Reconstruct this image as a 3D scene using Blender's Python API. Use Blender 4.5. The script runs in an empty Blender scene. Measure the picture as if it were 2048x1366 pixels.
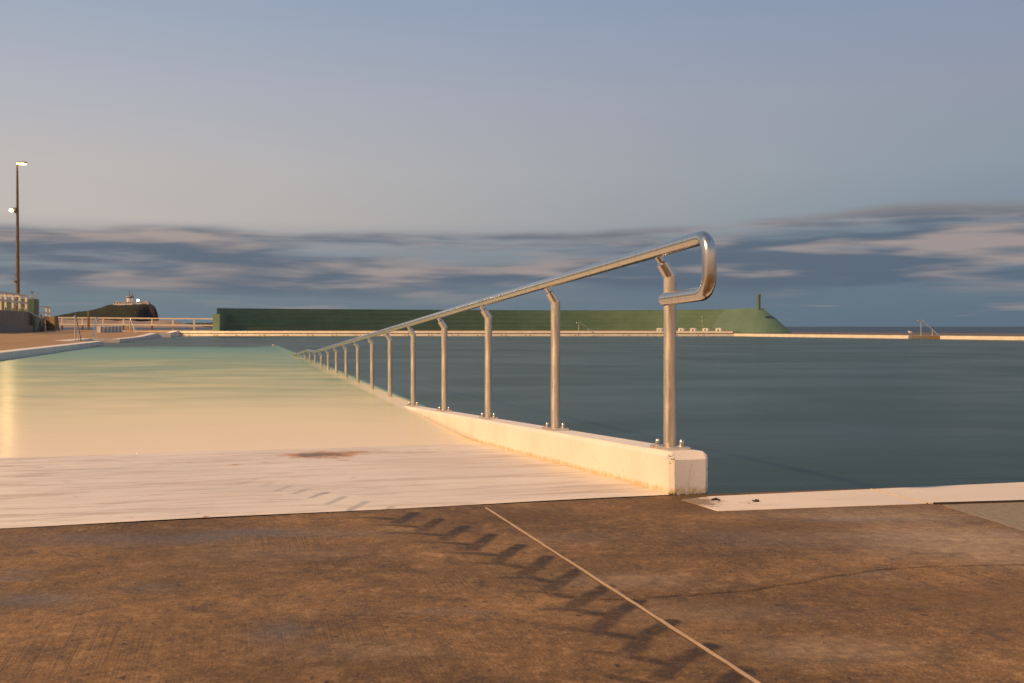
import bpy, bmesh, math, random
import numpy as np
from mathutils import Vector, Matrix, noise as mnoise
random.seed(7); rng = np.random.default_rng(7)
SC = bpy.context.scene
COL = SC.collection
# ------------------------------------------------------------------ camera
F = 2098.0; HZ = 653.4; CH = 0.60            # focal length in photo pixels, horizon row, eye height above the near deck (m)
cam = bpy.data.cameras.new('camera'); camo = bpy.data.objects.new('camera', cam); COL.objects.link(camo)
cam.sensor_width = 36.0; cam.lens = 36.0 * F / 2048.0
cam.shift_y = (HZ - 683.0) / 2048.0
cam.clip_start = 0.05; cam.clip_end = 200000
camo.location = (0, 0, CH); camo.rotation_euler = (math.radians(90), 0, 0)
cam.dof.use_dof = True; cam.dof.focus_distance = 4.3; cam.dof.aperture_fstop = 12
SC.camera = camo
# ------------------------------------------------------------------ node helper
def lin(c):
    return tuple(((x/255.0)/12.92 if x/255.0 <= .04045 else ((x/255.0+.055)/1.055)**2.4) for x in c)
class NB:
    def __init__(s, nt):
        s.nt = nt; nt.nodes.clear()
    def n(s, t, **kw):
        nd = s.nt.nodes.new(t)
        for k, v in kw.items(): setattr(nd, k, v)
        return nd
    def put(s, sock, v):
        if hasattr(v, 'is_output'): s.nt.links.new(v, sock)
        elif v is not None:
            if sock.type == 'RGBA' and not isinstance(v, (int, float)) and len(v) == 3: v = (*v, 1)
            sock.default_value = v
    def m(s, op, a, b=None, c=None, clamp=False):
        nd = s.n('ShaderNodeMath', operation=op, use_clamp=clamp)
        s.put(nd.inputs[0], a)
        if b is not None: s.put(nd.inputs[1], b)
        if c is not None: s.put(nd.inputs[2], c)
        return nd.outputs[0]
    def ss(s, x, lo, hi, a=0.0, b=1.0):
        nd = s.n('ShaderNodeMapRange', interpolation_type='SMOOTHSTEP')
        for i, v in enumerate((x, lo, hi, a, b)): s.put(nd.inputs[i], v)
        return nd.outputs[0]
    def lm(s, x, lo, hi, a=0.0, b=1.0):
        nd = s.n('ShaderNodeMapRange')
        for i, v in enumerate((x, lo, hi, a, b)): s.put(nd.inputs[i], v)
        return nd.outputs[0]
    def mix(s, f, a, b, mode='MIX'):
        nd = s.n('ShaderNodeMix', data_type='RGBA', blend_type=mode)
        s.put(nd.inputs[0], f); s.put(nd.inputs[6], a); s.put(nd.inputs[7], b)
        return nd.outputs[2]
    def noise(s, vec, scale, detail=4, rough=.55, dist=0.0, out=0):
        nd = s.n('ShaderNodeTexNoise'); s.put(nd.inputs['Vector'], vec)
        nd.inputs['Scale'].default_value = scale; nd.inputs['Detail'].default_value = detail
        nd.inputs['Roughness'].default_value = rough; nd.inputs['Distortion'].default_value = dist
        return nd.outputs[out]
    def ramp(s, f, stops, interp='LINEAR'):
        nd = s.n('ShaderNodeValToRGB'); cr = nd.color_ramp; cr.interpolation = interp
        while len(cr.elements) < len(stops): cr.elements.new(0.5)
        for e, (p, c) in zip(cr.elements, stops): e.position = p; e.color = (*c, 1)
        s.put(nd.inputs[0], f); return nd.outputs[0]
    def xyz(s, v):
        nd = s.n('ShaderNodeSeparateXYZ'); s.put(nd.inputs[0], v); return nd.outputs
    def cxyz(s, x, y, z):
        nd = s.n('ShaderNodeCombineXYZ')
        for i, v in enumerate((x, y, z)): s.put(nd.inputs[i], v)
        return nd.outputs[0]
    def mapv(s, v, scale=(1,1,1), rot=(0,0,0), loc=(0,0,0)):
        nd = s.n('ShaderNodeMapping'); s.put(nd.inputs[0], v)
        nd.inputs[1].default_value = loc; nd.inputs[2].default_value = rot; nd.inputs[3].default_value = scale
        return nd.outputs[0]
    def bump(s, h, strength=.3, dist=.01):
        nd = s.n('ShaderNodeBump'); s.put(nd.inputs['Height'], h)
        nd.inputs['Strength'].default_value = strength; nd.inputs['Distance'].default_value = dist
        return nd.outputs[0]
    def attr(s, name): return s.n('ShaderNodeAttribute', attribute_name=name).outputs['Fac']
    def objc(s): return s.n('ShaderNodeTexCoord').outputs['Object']
    def pos(s): return s.n('ShaderNodeNewGeometry').outputs['Position']
# ------------------------------------------------------------------ sky (dusk, seen away from the sunset)
W = bpy.data.worlds.new('World'); SC.world = W; W.use_nodes = True
b = NB(W.node_tree)
d = b.n('ShaderNodeTexCoord').outputs['Generated']
dx, dy, dz = b.xyz(d)
az = b.m('ARCTAN2', dx, dy)
hl = b.m('SQRT', b.m('ADD', b.m('MULTIPLY', dx, dx), b.m('MULTIPLY', dy, dy)))
e = b.m('MAXIMUM', dz, 0.0)
S = lambda L: [(p, lin(c)) for p, c in L]
left = b.ramp(e, S([(0,(110,126,135)),(.03,(118,131,138)),(.07,(150,152,156)),(.098,(196,186,179)),(.145,(194,187,184)),(.21,(178,181,190)),(.30,(154,169,188)),(.55,(128,147,171)),(1,(110,130,158))]))
right = b.ramp(e, S([(0,(94,111,127)),(.03,(99,117,132)),(.07,(116,132,146)),(.105,(125,143,157)),(.145,(137,151,164)),(.21,(145,153,169)),(.30,(133,149,176)),(.55,(120,138,166)),(1,(106,126,156))]))
fac = b.ss(b.m('DIVIDE', dx, b.m('MAXIMUM', hl, .001)), -.62, .62)
sky = b.mix(fac, left, right)
# afterglow of the sunset on the far side of the sky (behind the camera)
back = b.ss(b.m('DIVIDE', b.m('MULTIPLY', dy, -1), b.m('MAXIMUM', hl, .001)), -.35, 1.0)
glow = b.ramp(e, S([(0,(228,172,128)),(.12,(226,186,152)),(.3,(196,184,182)),(.6,(135,150,174)),(1,(108,128,157))]))
sky = b.mix(back, sky, glow)
# long streaked cloud bank low over the horizon
cv = b.cxyz(b.m('MULTIPLY', az, 3.2), b.m('MULTIPLY', e, 34), 3.7)
wob = b.noise(b.cxyz(b.m('MULTIPLY', az, 6.5), b.m('MULTIPLY', e, 26), 1.1), 1.0, 4, .5)
n1 = b.noise(cv, 1.0, 4, .5, .25)
n2 = b.noise(b.cxyz(b.m('MULTIPLY', az, 4.6), b.m('MULTIPLY', e, 62), 8.2), 1.0, 4, .55, .5)
n3 = b.noise(b.cxyz(b.m('MULTIPLY', az, 6.5), b.m('MULTIPLY', e, 58), 5.5), 1.0, 3, .5, .25)
top = b.m('ADD', b.ss(az, .02, .42, .089, .110), b.m('MULTIPLY', b.m('SUBTRACT', wob, .5), .022))
edge = b.m('SUBTRACT', top, e)
mtop = b.ss(edge, -.003, .006)
mbot = b.ss(b.m('ADD', e, b.m('MULTIPLY', b.m('SUBTRACT', n1, .5), .055)), .020, .048)
gap = b.ss(b.m('ADD', b.m('MULTIPLY', n1, .62), b.m('MULTIPLY', n2, .38)), .36, .50)
dens = b.m('MULTIPLY', b.m('MULTIPLY', mtop, mbot), b.m('MULTIPLY', gap, .93))
rim = b.ss(edge, .001, .018, 1.0, 0.0)
lit = b.m('ADD', b.m('MULTIPLY', b.ss(n3, .44, .66), .92), b.m('MULTIPLY', rim, b.ss(az, -.15, .3, .08, .5)), clamp=True)
dark = b.mix(fac, lin((97,108,123)), lin((90,105,122)))
pink = b.mix(fac, lin((168,153,147)), lin((166,152,148)))
sky = b.mix(dens, sky, b.mix(lit, dark, pink))
# small low pinkish wisps under the bank
wn = b.noise(b.cxyz(b.m('MULTIPLY', az, 7.5), b.m('MULTIPLY', e, 120), 2.2), 1.0, 3, .5)
wm = b.m('MULTIPLY', b.ss(wn, .56, .70), b.m('MULTIPLY', b.ss(e, .004, .010), b.ss(e, .016, .030, 1.0, 0.0)))
sky = b.mix(b.m('MULTIPLY', wm, .55), sky, lin((158,146,146)))
bg = b.n('ShaderNodeBackground'); b.put(bg.inputs[0], sky); bg.inputs[1].default_value = 1.0
b.nt.links.new(bg.outputs[0], b.n('ShaderNodeOutputWorld').inputs[0])
# ------------------------------------------------------------------ key light: warm, low, from the left (the pool's sodium floodlights read as one direction)
SUN_EL, SUN_PHI = math.radians(37), math.radians(27)
sl = bpy.data.lights.new('sun', 'SUN'); so = bpy.data.objects.new('sun', sl); COL.objects.link(so)
sl.energy = 4.5; sl.color = (1.0, .575, .21); sl.angle = math.radians(1.4)
sd = Vector((-math.cos(SUN_EL)*math.cos(SUN_PHI), -math.cos(SUN_EL)*math.sin(SUN_PHI), math.sin(SUN_EL)))
so.rotation_euler = sd.to_track_quat('Z', 'Y').to_euler(); so.location = (-30, -8, 25)
SC.view_settings.view_transform = 'Standard'; SC.view_settings.look = 'None'
SC.view_settings.exposure = 0.0; SC.view_settings.gamma = 1.0; SC.view_settings.use_curve_mapping = False
SC.cycles.max_bounces = 8
# ------------------------------------------------------------------ frames of reference
TH = math.atan(561 / F)
R = Vector((-math.sin(TH), math.cos(TH), 0)); P = Vector((math.cos(TH), math.sin(TH), 0))   # along / across the ramp
def G(px, py, z=0.0):                # photo pixel -> point on the level plane z
    Y = F * (CH - z) / (py - HZ); return Vector(((px - 1024) / F * Y, Y, z))
def D(px, py, Y):                    # photo pixel -> point at distance Y
    return Vector(((px - 1024) / F * Y, Y, CH - (py - HZ) * Y / F))
A = G(1340, 990)
def UV(u, v, z=0.0): return Vector((A.x + R.x*u + P.x*v, A.y + R.y*u + P.y*v, z))
def uv_of(p): q = Vector((p.x - A.x, p.y - A.y, 0)); return q.dot(R), q.dot(P)
WZ = -0.127                          # pool water level
SL = 0.0454; U1, U2, U3 = 17.0, 18.55, 36.5
def ramp_drop(u):
    if u <= U1: return SL*u
    if u <= U2: return SL*U1
    return SL*(u - (U2 - U1))
# ------------------------------------------------------------------ objects
WORLD_LOC = {}
def link(o, parent=None, loc=None):
    COL.objects.link(o); loc = Vector(loc if loc is not None else (0,0,0))
    WORLD_LOC[o.name] = loc
    if parent is not None:
        o.parent = parent; o.location = loc - WORLD_LOC[parent.name]
    else: o.location = loc
    return o
def tag(o, label=None, cat=None, group=None, kind=None):
    if label: o['label'] = label
    if cat: o['category'] = cat
    if group: o['group'] = group
    if kind: o['kind'] = kind
    return o
def empty(name, loc, label=None, cat=None, group=None, kind=None):
    o = bpy.data.objects.new(name, None); o.empty_display_size = .2
    link(o, None, loc); return tag(o, label, cat, group, kind)
class MB:
    def __init__(s): s.v = []; s.f = []
    def add(s, vs, fs):
        k = len(s.v); s.v += [Vector(x) for x in vs]; s.f += [tuple(i+k for i in f) for f in fs]; return s
    def hexa(s, c8): return s.add(c8, [(0,3,2,1),(4,5,6,7),(0,1,5,4),(1,2,6,5),(2,3,7,6),(3,0,4,7)])
    def box(s, c, size, ax=None, ay=None, az=None):
        c = Vector(c); ax = ax or Vector((1,0,0)); ay = ay or Vector((0,1,0)); az = az or Vector((0,0,1))
        x, y, z = (q/2 for q in size)
        return s.hexa([c + ax*i*x + ay*j*y + az*k*z for k in (-1,1) for i, j in ((-1,-1),(1,-1),(1,1),(-1,1))])
    def span(s, a, b_, w, h, z0=0.0):    # box along the segment a-b (top at a.z/b.z + z0), width w, height h
        a, b_ = Vector(a), Vector(b_); t = Vector((b_.x-a.x, b_.y-a.y, 0)).normalized(); n = Vector((-t.y, t.x, 0))*w/2
        zt = Vector((0,0,z0)); zb = Vector((0,0,z0-h))
        return s.hexa([a-n+zb, b_-n+zb, b_+n+zb, a+n+zb, a-n+zt, b_-n+zt, b_+n+zt, a+n+zt])
    def prism(s, poly, z0, z1):
        n = len(poly); vs = [(p[0], p[1], z0) for p in poly] + [(p[0], p[1], z1) for p in poly]
        return s.add(vs, [tuple(range(n-1,-1,-1)), tuple(range(n, 2*n))] + [(i, (i+1)%n, n+(i+1)%n, n+i) for i in range(n)])
    def tube(s, pts, r, seg=14, cap=True):
        pts = [Vector(p) for p in pts]; n = len(pts); rs = r if isinstance(r, (list, tuple)) else [r]*n
        up = None; rings = []
        for i, p in enumerate(pts):
            t = (pts[min(i+1,n-1)] - pts[max(i-1,0)]).normalized()
            if up is None:
                up = Vector((0,0,1)) if abs(t.z) < .9 else Vector((0,1,0))
            a = (up - t*up.dot(t)).normalized(); up = a; c = t.cross(a)
            k = 1.0
            if 0 < i < n-1:
                t0 = (pts[i]-pts[i-1]).normalized(); k = 1.0
            rings.append([p + (a*math.cos(q) + c*math.sin(q))*rs[i]*k for q in (2*math.pi*j/seg for j in range(seg))])
        vs = [v for rg in rings for v in rg]; fs = []
        for i in range(n-1):
            for j in range(seg):
                fs.append((i*seg+j, i*seg+(j+1)%seg, (i+1)*seg+(j+1)%seg, (i+1)*seg+j))
        if cap: fs += [tuple(range(seg-1,-1,-1)), tuple((n-1)*seg+j for j in range(seg))]
        return s.add(vs, fs)
    def lathe(s, c, prof, seg=16):
        c = Vector(c); vs = [c + Vector((r*math.cos(2*math.pi*j/seg), r*math.sin(2*math.pi*j/seg), z)) for r, z in prof for j in range(seg)]
        n = len(prof); fs = [(i*seg+j, i*seg+(j+1)%seg, (i+1)*seg+(j+1)%seg, (i+1)*seg+j) for i in range(n-1) for j in range(seg)]
        return s.add(vs, fs + [tuple(range(seg-1,-1,-1)), tuple((n-1)*seg+j for j in range(seg))])
    def sheet(s, rows):
        n = len(rows[0]); vs = [p for r in rows for p in r]
        return s.add(vs, [(i*n+j, i*n+j+1, (i+1)*n+j+1, (i+1)*n+j) for i in range(len(rows)-1) for j in range(n-1)])
    def build(s, name, mat, parent=None, loc=None, smooth=False, bevel=0.0, recalc=True, label=None, cat=None, group=None, kind=None):
        if loc is None:
            if parent is not None: loc = WORLD_LOC[parent.name]
            else:
                lo = Vector([min(v[i] for v in s.v) for i in range(3)]); hi = Vector([max(v[i] for v in s.v) for i in range(3)])
                loc = Vector(((lo.x+hi.x)/2, (lo.y+hi.y)/2, lo.z))
        loc = Vector(loc)
        me = bpy.data.meshes.new(name); me.from_pydata([v - loc for v in s.v], [], s.f)
        bm = bmesh.new(); bm.from_mesh(me)
        if recalc: bmesh.ops.recalc_face_normals(bm, faces=bm.faces)
        if bevel > 0:
            bmesh.ops.bevel(bm, geom=[x for x in bm.edges if x.is_manifold and x.calc_face_angle(0) > .5], offset=bevel, segments=2, affect='EDGES', profile=.6)
        bm.to_mesh(me); bm.free()
        if smooth:
            me.polygons.foreach_set('use_smooth', [True]*len(me.polygons))
            if smooth != 'all': me.set_sharp_from_angle(angle=math.radians(38))
        me.materials.append(mat)
        o = bpy.data.objects.new(name, me); link(o, parent, loc)
        return tag(o, label, cat, group, kind)
def copy_tree(o, parent, shift):          # a copied thing or part with its own parts
    c = o.copy(); COL.objects.link(c); c.parent = parent; c.location = o.location + shift if shift else o.location
    WORLD_LOC[c.name] = (WORLD_LOC[parent.name] if parent else Vector((0,0,0))) + c.location
    for ch in list(o.children): copy_tree(ch, c, None)
    return c
def grid_obj(name, X, Y, Z, mat, attrs=None, kind='structure', smooth=True):
    ny, nx = X.shape
    me = bpy.data.meshes.new(name); nv = nx*ny
    me.vertices.add(nv); me.vertices.foreach_set('co', np.stack([X, Y, Z], -1).astype(np.float32).ravel())
    i = np.arange(nv).reshape(ny, nx); q = np.stack([i[:-1,:-1], i[:-1,1:], i[1:,1:], i[1:,:-1]], -1).reshape(-1, 4)
    me.loops.add(q.size); me.loops.foreach_set('vertex_index', q.ravel().astype(np.int32))
    me.polygons.add(len(q)); me.polygons.foreach_set('loop_start', np.arange(0, q.size, 4, dtype=np.int32))
    me.polygons.foreach_set('use_smooth', np.full(len(q), smooth))
    for k, a in (attrs or {}).items():
        at = me.attributes.new(k, 'FLOAT', 'POINT'); at.data.foreach_set('value', a.astype(np.float32).ravel())
    me.update(calc_edges=True); me.validate(); me.materials.append(mat)
    o = bpy.data.objects.new(name, me); link(o); return tag(o, kind=kind)
def smooth(x, a, c):
    t = np.clip((x-a)/(c-a), 0, 1); return t*t*(3-2*t)
# ------------------------------------------------------------------ materials
def material(name):
    m = bpy.data.materials.new(name); m.use_nodes = True; return m, NB(m.node_tree)
def finish(b, base, rough=.6, metal=0.0, normal=None, spec=None, coat=None):
    p = b.n('ShaderNodeBsdfPrincipled'); b.put(p.inputs['Base Color'], base); b.put(p.inputs['Roughness'], rough)
    b.put(p.inputs['Metallic'], metal)
    if normal is not None: b.put(p.inputs['Normal'], normal)
    if spec is not None: b.put(p.inputs['Specular IOR Level'], spec)
    o = b.n('ShaderNodeOutputMaterial'); b.nt.links.new(p.outputs[0], o.inputs[0]); return p, o
def plain(name, c1, c2, scale=3.0, rough=.6, metal=0.0, bs=.15, bd=.01, c3=None, s3=1.0, t3=.62):
    m, b = material(name); v = b.objc()
    f = b.noise(v, scale, 6, .6); col = b.mix(b.ss(f, .3, .7), c1, c2)
    if c3: col = b.mix(b.ss(b.noise(v, s3, 5, .65), t3, t3+.1), col, c3)
    finish(b, col, rough, metal, b.bump(b.noise(v, scale*9, 3), bs, bd)); return m
def mat_deck():
    m, b = material('brown_concrete'); v = b.pos()
    x, y, z = b.xyz(v)
    vv = b.m('ADD', b.m('MULTIPLY', x, P.x), b.m('MULTIPLY', y, P.y)); uu = b.m('ADD', b.m('MULTIPLY', x, R.x), b.m('MULTIPLY', y, R.y))
    big = b.noise(v, 1.3, 5, .6, .4); mid = b.noise(v, 11, 8, .72, .4); fine = b.noise(v, 75, 5, .68); grit = b.noise(v, 190, 3, .6)
    col = b.mix(b.ss(big, .36, .66), (.140,.083,.036), (.215,.133,.064))
    col = b.mix(b.m('MULTIPLY', b.ss(mid, .50, .70), .9), col, (.30,.20,.13))
    col = b.mix(b.m('MULTIPLY', b.ss(mid, .5, .32), .75), col, (.065,.042,.026))
    rust = b.ss(b.noise(v, 3.1, 5, .7, .6), .58, .74)
    col = b.mix(b.m('MULTIPLY', rust, .55), col, (.20,.105,.04))
    broomN = b.noise(b.cxyz(b.m('MULTIPLY', vv, 260), b.m('MULTIPLY', uu, 1.6), 0), 1.0, 3, .6)
    bmask = b.ss(b.noise(v, 1.9, 3), .42, .64)
    col = b.mix(b.m('MULTIPLY', b.m('MULTIPLY', bmask, b.ss(broomN, .52, .38)), .58), col, (.06,.040,.025))
    col = b.mix(b.m('MULTIPLY', b.ss(fine, .54, .68), .55), col, (.34,.23,.145)); col = b.mix(b.m('MULTIPLY', b.ss(fine, .46, .34), .45), col, (.055,.036,.022)); col = b.mix(b.m('MULTIPLY', b.ss(grit, .50, .36), .45), col, (.06,.042,.03)); col = b.mix(b.m('MULTIPLY', b.ss(grit, .54, .68), .35), col, (.36,.26,.18))
    pits = b.ss(b.noise(v, 46, 2, .5), .66, .73)
    col = b.mix(b.m('MULTIPLY', pits, .75), col, (.03,.023,.019))
    # wet patches: smoother, and the sky's reflection put in as blue-grey colour
    wet = b.m('ADD', b.ss(b.noise(b.mapv(v, (1.5,2.6,1), (0,0,-.2)), 1.0, 5, .6, .3), .58, .72), b.attr('damp_sheen'), clamp=True)
    col = b.mix(b.m('MULTIPLY', b.m('MULTIPLY', wet, b.ss(mid, .35, .55)), .62), col, b.mix(b.ss(fine,.3,.7), (.075,.077,.085), (.125,.118,.118)))
    pale = b.attr('pale'); col = b.mix(b.m('MULTIPLY', pale, b.ss(mid,.2,.6,.35,.95)), col, (.30,.24,.20))
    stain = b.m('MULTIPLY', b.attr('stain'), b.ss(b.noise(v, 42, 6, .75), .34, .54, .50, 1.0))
    br = b.m('MULTIPLY', b.attr('mud'), b.ss(mid, .3, .6, .4, 1.0)); col = b.mix(b.m('MULTIPLY', br, .75), col, (.10,.058,.026))
    vr = b.m('MULTIPLY', b.ss(b.noise(v, 34, 9, .80, .2), .34, .66, .76, 1.26), b.ss(b.noise(v, 1.7, 6, .65), .3, .7, .74, 1.24))
    sc_ = b.n('ShaderNodeVectorMath', operation='SCALE'); b.put(sc_.inputs[0], col); b.put(sc_.inputs['Scale'], vr); col = b.mix(1.0, sc_.outputs[0], (1.03,.96,.80), 'MULTIPLY')
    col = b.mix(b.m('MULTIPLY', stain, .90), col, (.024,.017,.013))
    rough = b.m('SUBTRACT', b.ss(mid, .3, .7, .66, .85), b.m('MULTIPLY', wet, .22))
    h = b.m('ADD', b.m('MULTIPLY', fine, .5), b.m('ADD', b.m('MULTIPLY', grit, .35), b.m('SUBTRACT', b.m('MULTIPLY', b.m('MULTIPLY', broomN, bmask), .6), b.m('MULTIPLY', pits, .6))))
    finish(b, col, rough, 0, b.bump(h, .55, .004), .35); return m
def mat_ramp():
    m, b = material('pale_painted_concrete'); v = b.pos(); x, y, z = b.xyz(v)
    vv = b.m('ADD', b.m('MULTIPLY', x, P.x), b.m('MULTIPLY', y, P.y)); uu = b.m('ADD', b.m('MULTIPLY', x, R.x), b.m('MULTIPLY', y, R.y))
    st = b.cxyz(b.m('MULTIPLY', vv, 1.0), b.m('MULTIPLY', uu, 1.0), 0)
    strk = b.noise(b.mapv(st, (1.3, 8, 1), (0,0,.14)), 1.0, 6, .62, .8)
    strk2 = b.noise(b.mapv(st, (3.2, 22, 1), (0,0,.12)), 1.0, 5, .66, 1.0)
    big = b.noise(v, 1.1, 4); fine = b.noise(v, 120, 3, .6)
    col = b.mix(b.ss(big, .3, .7), (.70,.61,.53), (.80,.72,.63))
    col = b.mix(b.m('MULTIPLY', b.ss(strk, .48, .66), .65), col, (.47,.385,.32))
    lft = b.ss(vv, -2.6, .3, 1.0, .25)
    col = b.mix(b.m('MULTIPLY', b.m('MULTIPLY', b.ss(strk2, .525, .63), .9), lft), col, (.25,.19,.155))
    col = b.mix(b.m('MULTIPLY', b.ss(b.noise(b.mapv(st,(6,20,1)), 1.0, 5, .7, .8), .63, .70), .7), col, (.42,.24,.12))
    stain = b.m('MULTIPLY', b.attr('stain'), b.ss(fine, .3, .6, .35, 1.0)); col = b.mix(b.m('MULTIPLY', stain, .75), col, (.16,.15,.145))
    rn = b.noise(b.mapv(st, (9, 19, 1)), 1.0, 7, .72, .5)
    rust = b.ss(b.m('ADD', b.m('MULTIPLY', b.attr('rust'), .75), b.m('MULTIPLY', b.m('SUBTRACT', rn, .5), 2.2)), .40, .48)
    core = b.ss(b.m('ADD', b.attr('rust'), b.m('MULTIPLY', b.m('SUBTRACT', rn, .5), 2.0)), .85, .98)
    col = b.mix(b.m('MULTIPLY', rust, .9), col, (.46,.22,.05)); col = b.mix(b.m('MULTIPLY', core, .85), col, (.15,.105,.075))
    rough = b.ss(strk, .3, .7, .34, .55)
    h = b.m('ADD', b.m('MULTIPLY', fine, .3), b.m('ADD', b.m('MULTIPLY', strk2, .5), b.m('MULTIPLY', strk, .5)))
    finish(b, col, rough, 0, b.bump(h, .35, .004), .45); return m
def mat_white(name, c=(.78,.72,.65), grime=True, low=None, rustc=(.42,.20,.06), dirty=None):
    m, b = material(name); v = b.pos(); fine = b.noise(v, 90, 4, .6); big = b.noise(v, 2.0, 4)
    c2 = tuple(q*.86 for q in c)
    col = b.mix(b.ss(big, .3, .7), c, c2)
    col = b.mix(b.m('MULTIPLY', b.ss(fine, .55, .8), .25), col, tuple(q*.7 for q in c))
    if grime:
        sp = b.ss(b.noise(b.mapv(v, (1,1,1.6)), 17, 5, .7, .4), .66, .72); col = b.mix(b.m('MULTIPLY', sp, .65), col, rustc)
        sp2 = b.ss(b.noise(v, 42, 3, .6), .70, .75); col = b.mix(b.m('MULTIPLY', sp2, .7), col, (.15,.10,.06))
    if dirty:
        for k_, (pt, rad, cc) in enumerate(((dirty[0], .13, (.16,.09,.04)), (dirty[1], .16, (.20,.12,.06)))):
            dd = b.n('ShaderNodeVectorMath', operation='DISTANCE'); b.put(dd.inputs[0], v); dd.inputs[1].default_value = pt
            nn = b.noise(v, 26 if k_ == 0 else 70, 6, .72, .3)
            msk = b.ss(b.m('ADD', b.m('DIVIDE', dd.outputs['Value'], rad), b.m('MULTIPLY', b.m('SUBTRACT', nn, .5), 2.2)), .45 if k_ == 0 else -.1, 1.05 if k_ == 0 else .05, 1.0, 0.0)
            col = b.mix(b.m('MULTIPLY', msk, .8), col, cc)
        wear = b.ss(b.noise(b.mapv(v,(3,9,1)), 1.0, 6, .7), .55, .75); col = b.mix(b.m('MULTIPLY', wear, .4), col, (.50,.36,.25))
    if low is not None:
        runs = b.ss(b.m('ADD', b.m('MULTIPLY', b.noise(b.mapv(v,(60,60,7)), 1.0, 4, .7), .55), b.m('MULTIPLY', b.noise(v, 7, 3), .45)), .60, .66); col = b.mix(b.m('MULTIPLY', runs, .5), col, (.62,.36,.10))
        ox, oy, oz = b.xyz(b.objc()); u_ = b.m('ADD', b.m('MULTIPLY', ox, R.x), b.m('MULTIPLY', oy, R.y))
        hgt = b.m('ADD', oz, b.m('MULTIPLY', u_, SL)); nz = b.noise(v, 38, 4, .7)
        foot = b.m('MULTIPLY', b.ss(b.m('SUBTRACT', hgt, b.m('MULTIPLY', nz, .03)), -.006, .016, 1.0, 0.0), b.ss(nz, .35, .6, .3, .8)); col = b.mix(foot, col, (.50,.38,.16))
        vv_ = b.m('ADD', b.m('MULTIPLY', ox, P.x), b.m('MULTIPLY', oy, P.y))
        cor = b.m('MULTIPLY', b.ss(b.m('ABSOLUTE', b.m('ADD', vv_, .066)), .010, .030, 1.0, 0.0), b.ss(u_, .02, .05, 1.0, 0.0))
        cor2 = b.m('MULTIPLY', b.ss(vv_, .052, .074), b.ss(u_, .02, .05, 1.0, 0.0))
        topz = b.ss(oz, .08, .135, .15, 1.0)
        chip = b.ss(b.m('ADD', b.m('MULTIPLY', b.m('MAXIMUM', b.m('MULTIPLY', cor, topz), b.m('MULTIPLY', cor2, .75)), .16), b.noise(v, 85, 4, .7, .4)), .685, .715)
        col = b.mix(b.m('MULTIPLY', chip, .9), col, (.085,.055,.030))
        k = b.m('MULTIPLY', b.ss(b.m('SUBTRACT', oz, b.m('MULTIPLY', nz, .040)), low-.068, low-.058, 1.0, 0.0), b.ss(u_, .010, .016, 1.0, 0.0))
        col = b.mix(k, col, (.035,.028,.018))
    finish(b, col, .6, 0, b.bump(fine, .3, .003), .35); return m
def mat_steel(name, rough, base=(.60,.585,.56)):
    m, b = material(name); v = b.objc()
    st = b.noise(b.mapv(v, (60, 60, 5)), 1.0, 4, .65); blot = b.noise(v, 14, 5, .65); fine = b.noise(v, 160, 3, .6)
    col = b.mix(b.ss(st, .3, .7), tuple(q*.85 for q in base), base)
    col = b.mix(b.m('MULTIPLY', b.ss(blot, .58, .72), .45), col, (.30,.22,.14))
    col = b.mix(b.m('MULTIPLY', b.ss(fine, .68, .74), .8), col, (.12,.08,.05))
    r = b.m('ADD', b.ss(st, .3, .7, rough*.75, rough*1.25), b.m('MULTIPLY', b.ss(blot, .5, .75), .18))
    finish(b, col, r, 1.0, b.bump(b.m('ADD', st, fine), .06, .002)); return m
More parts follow.
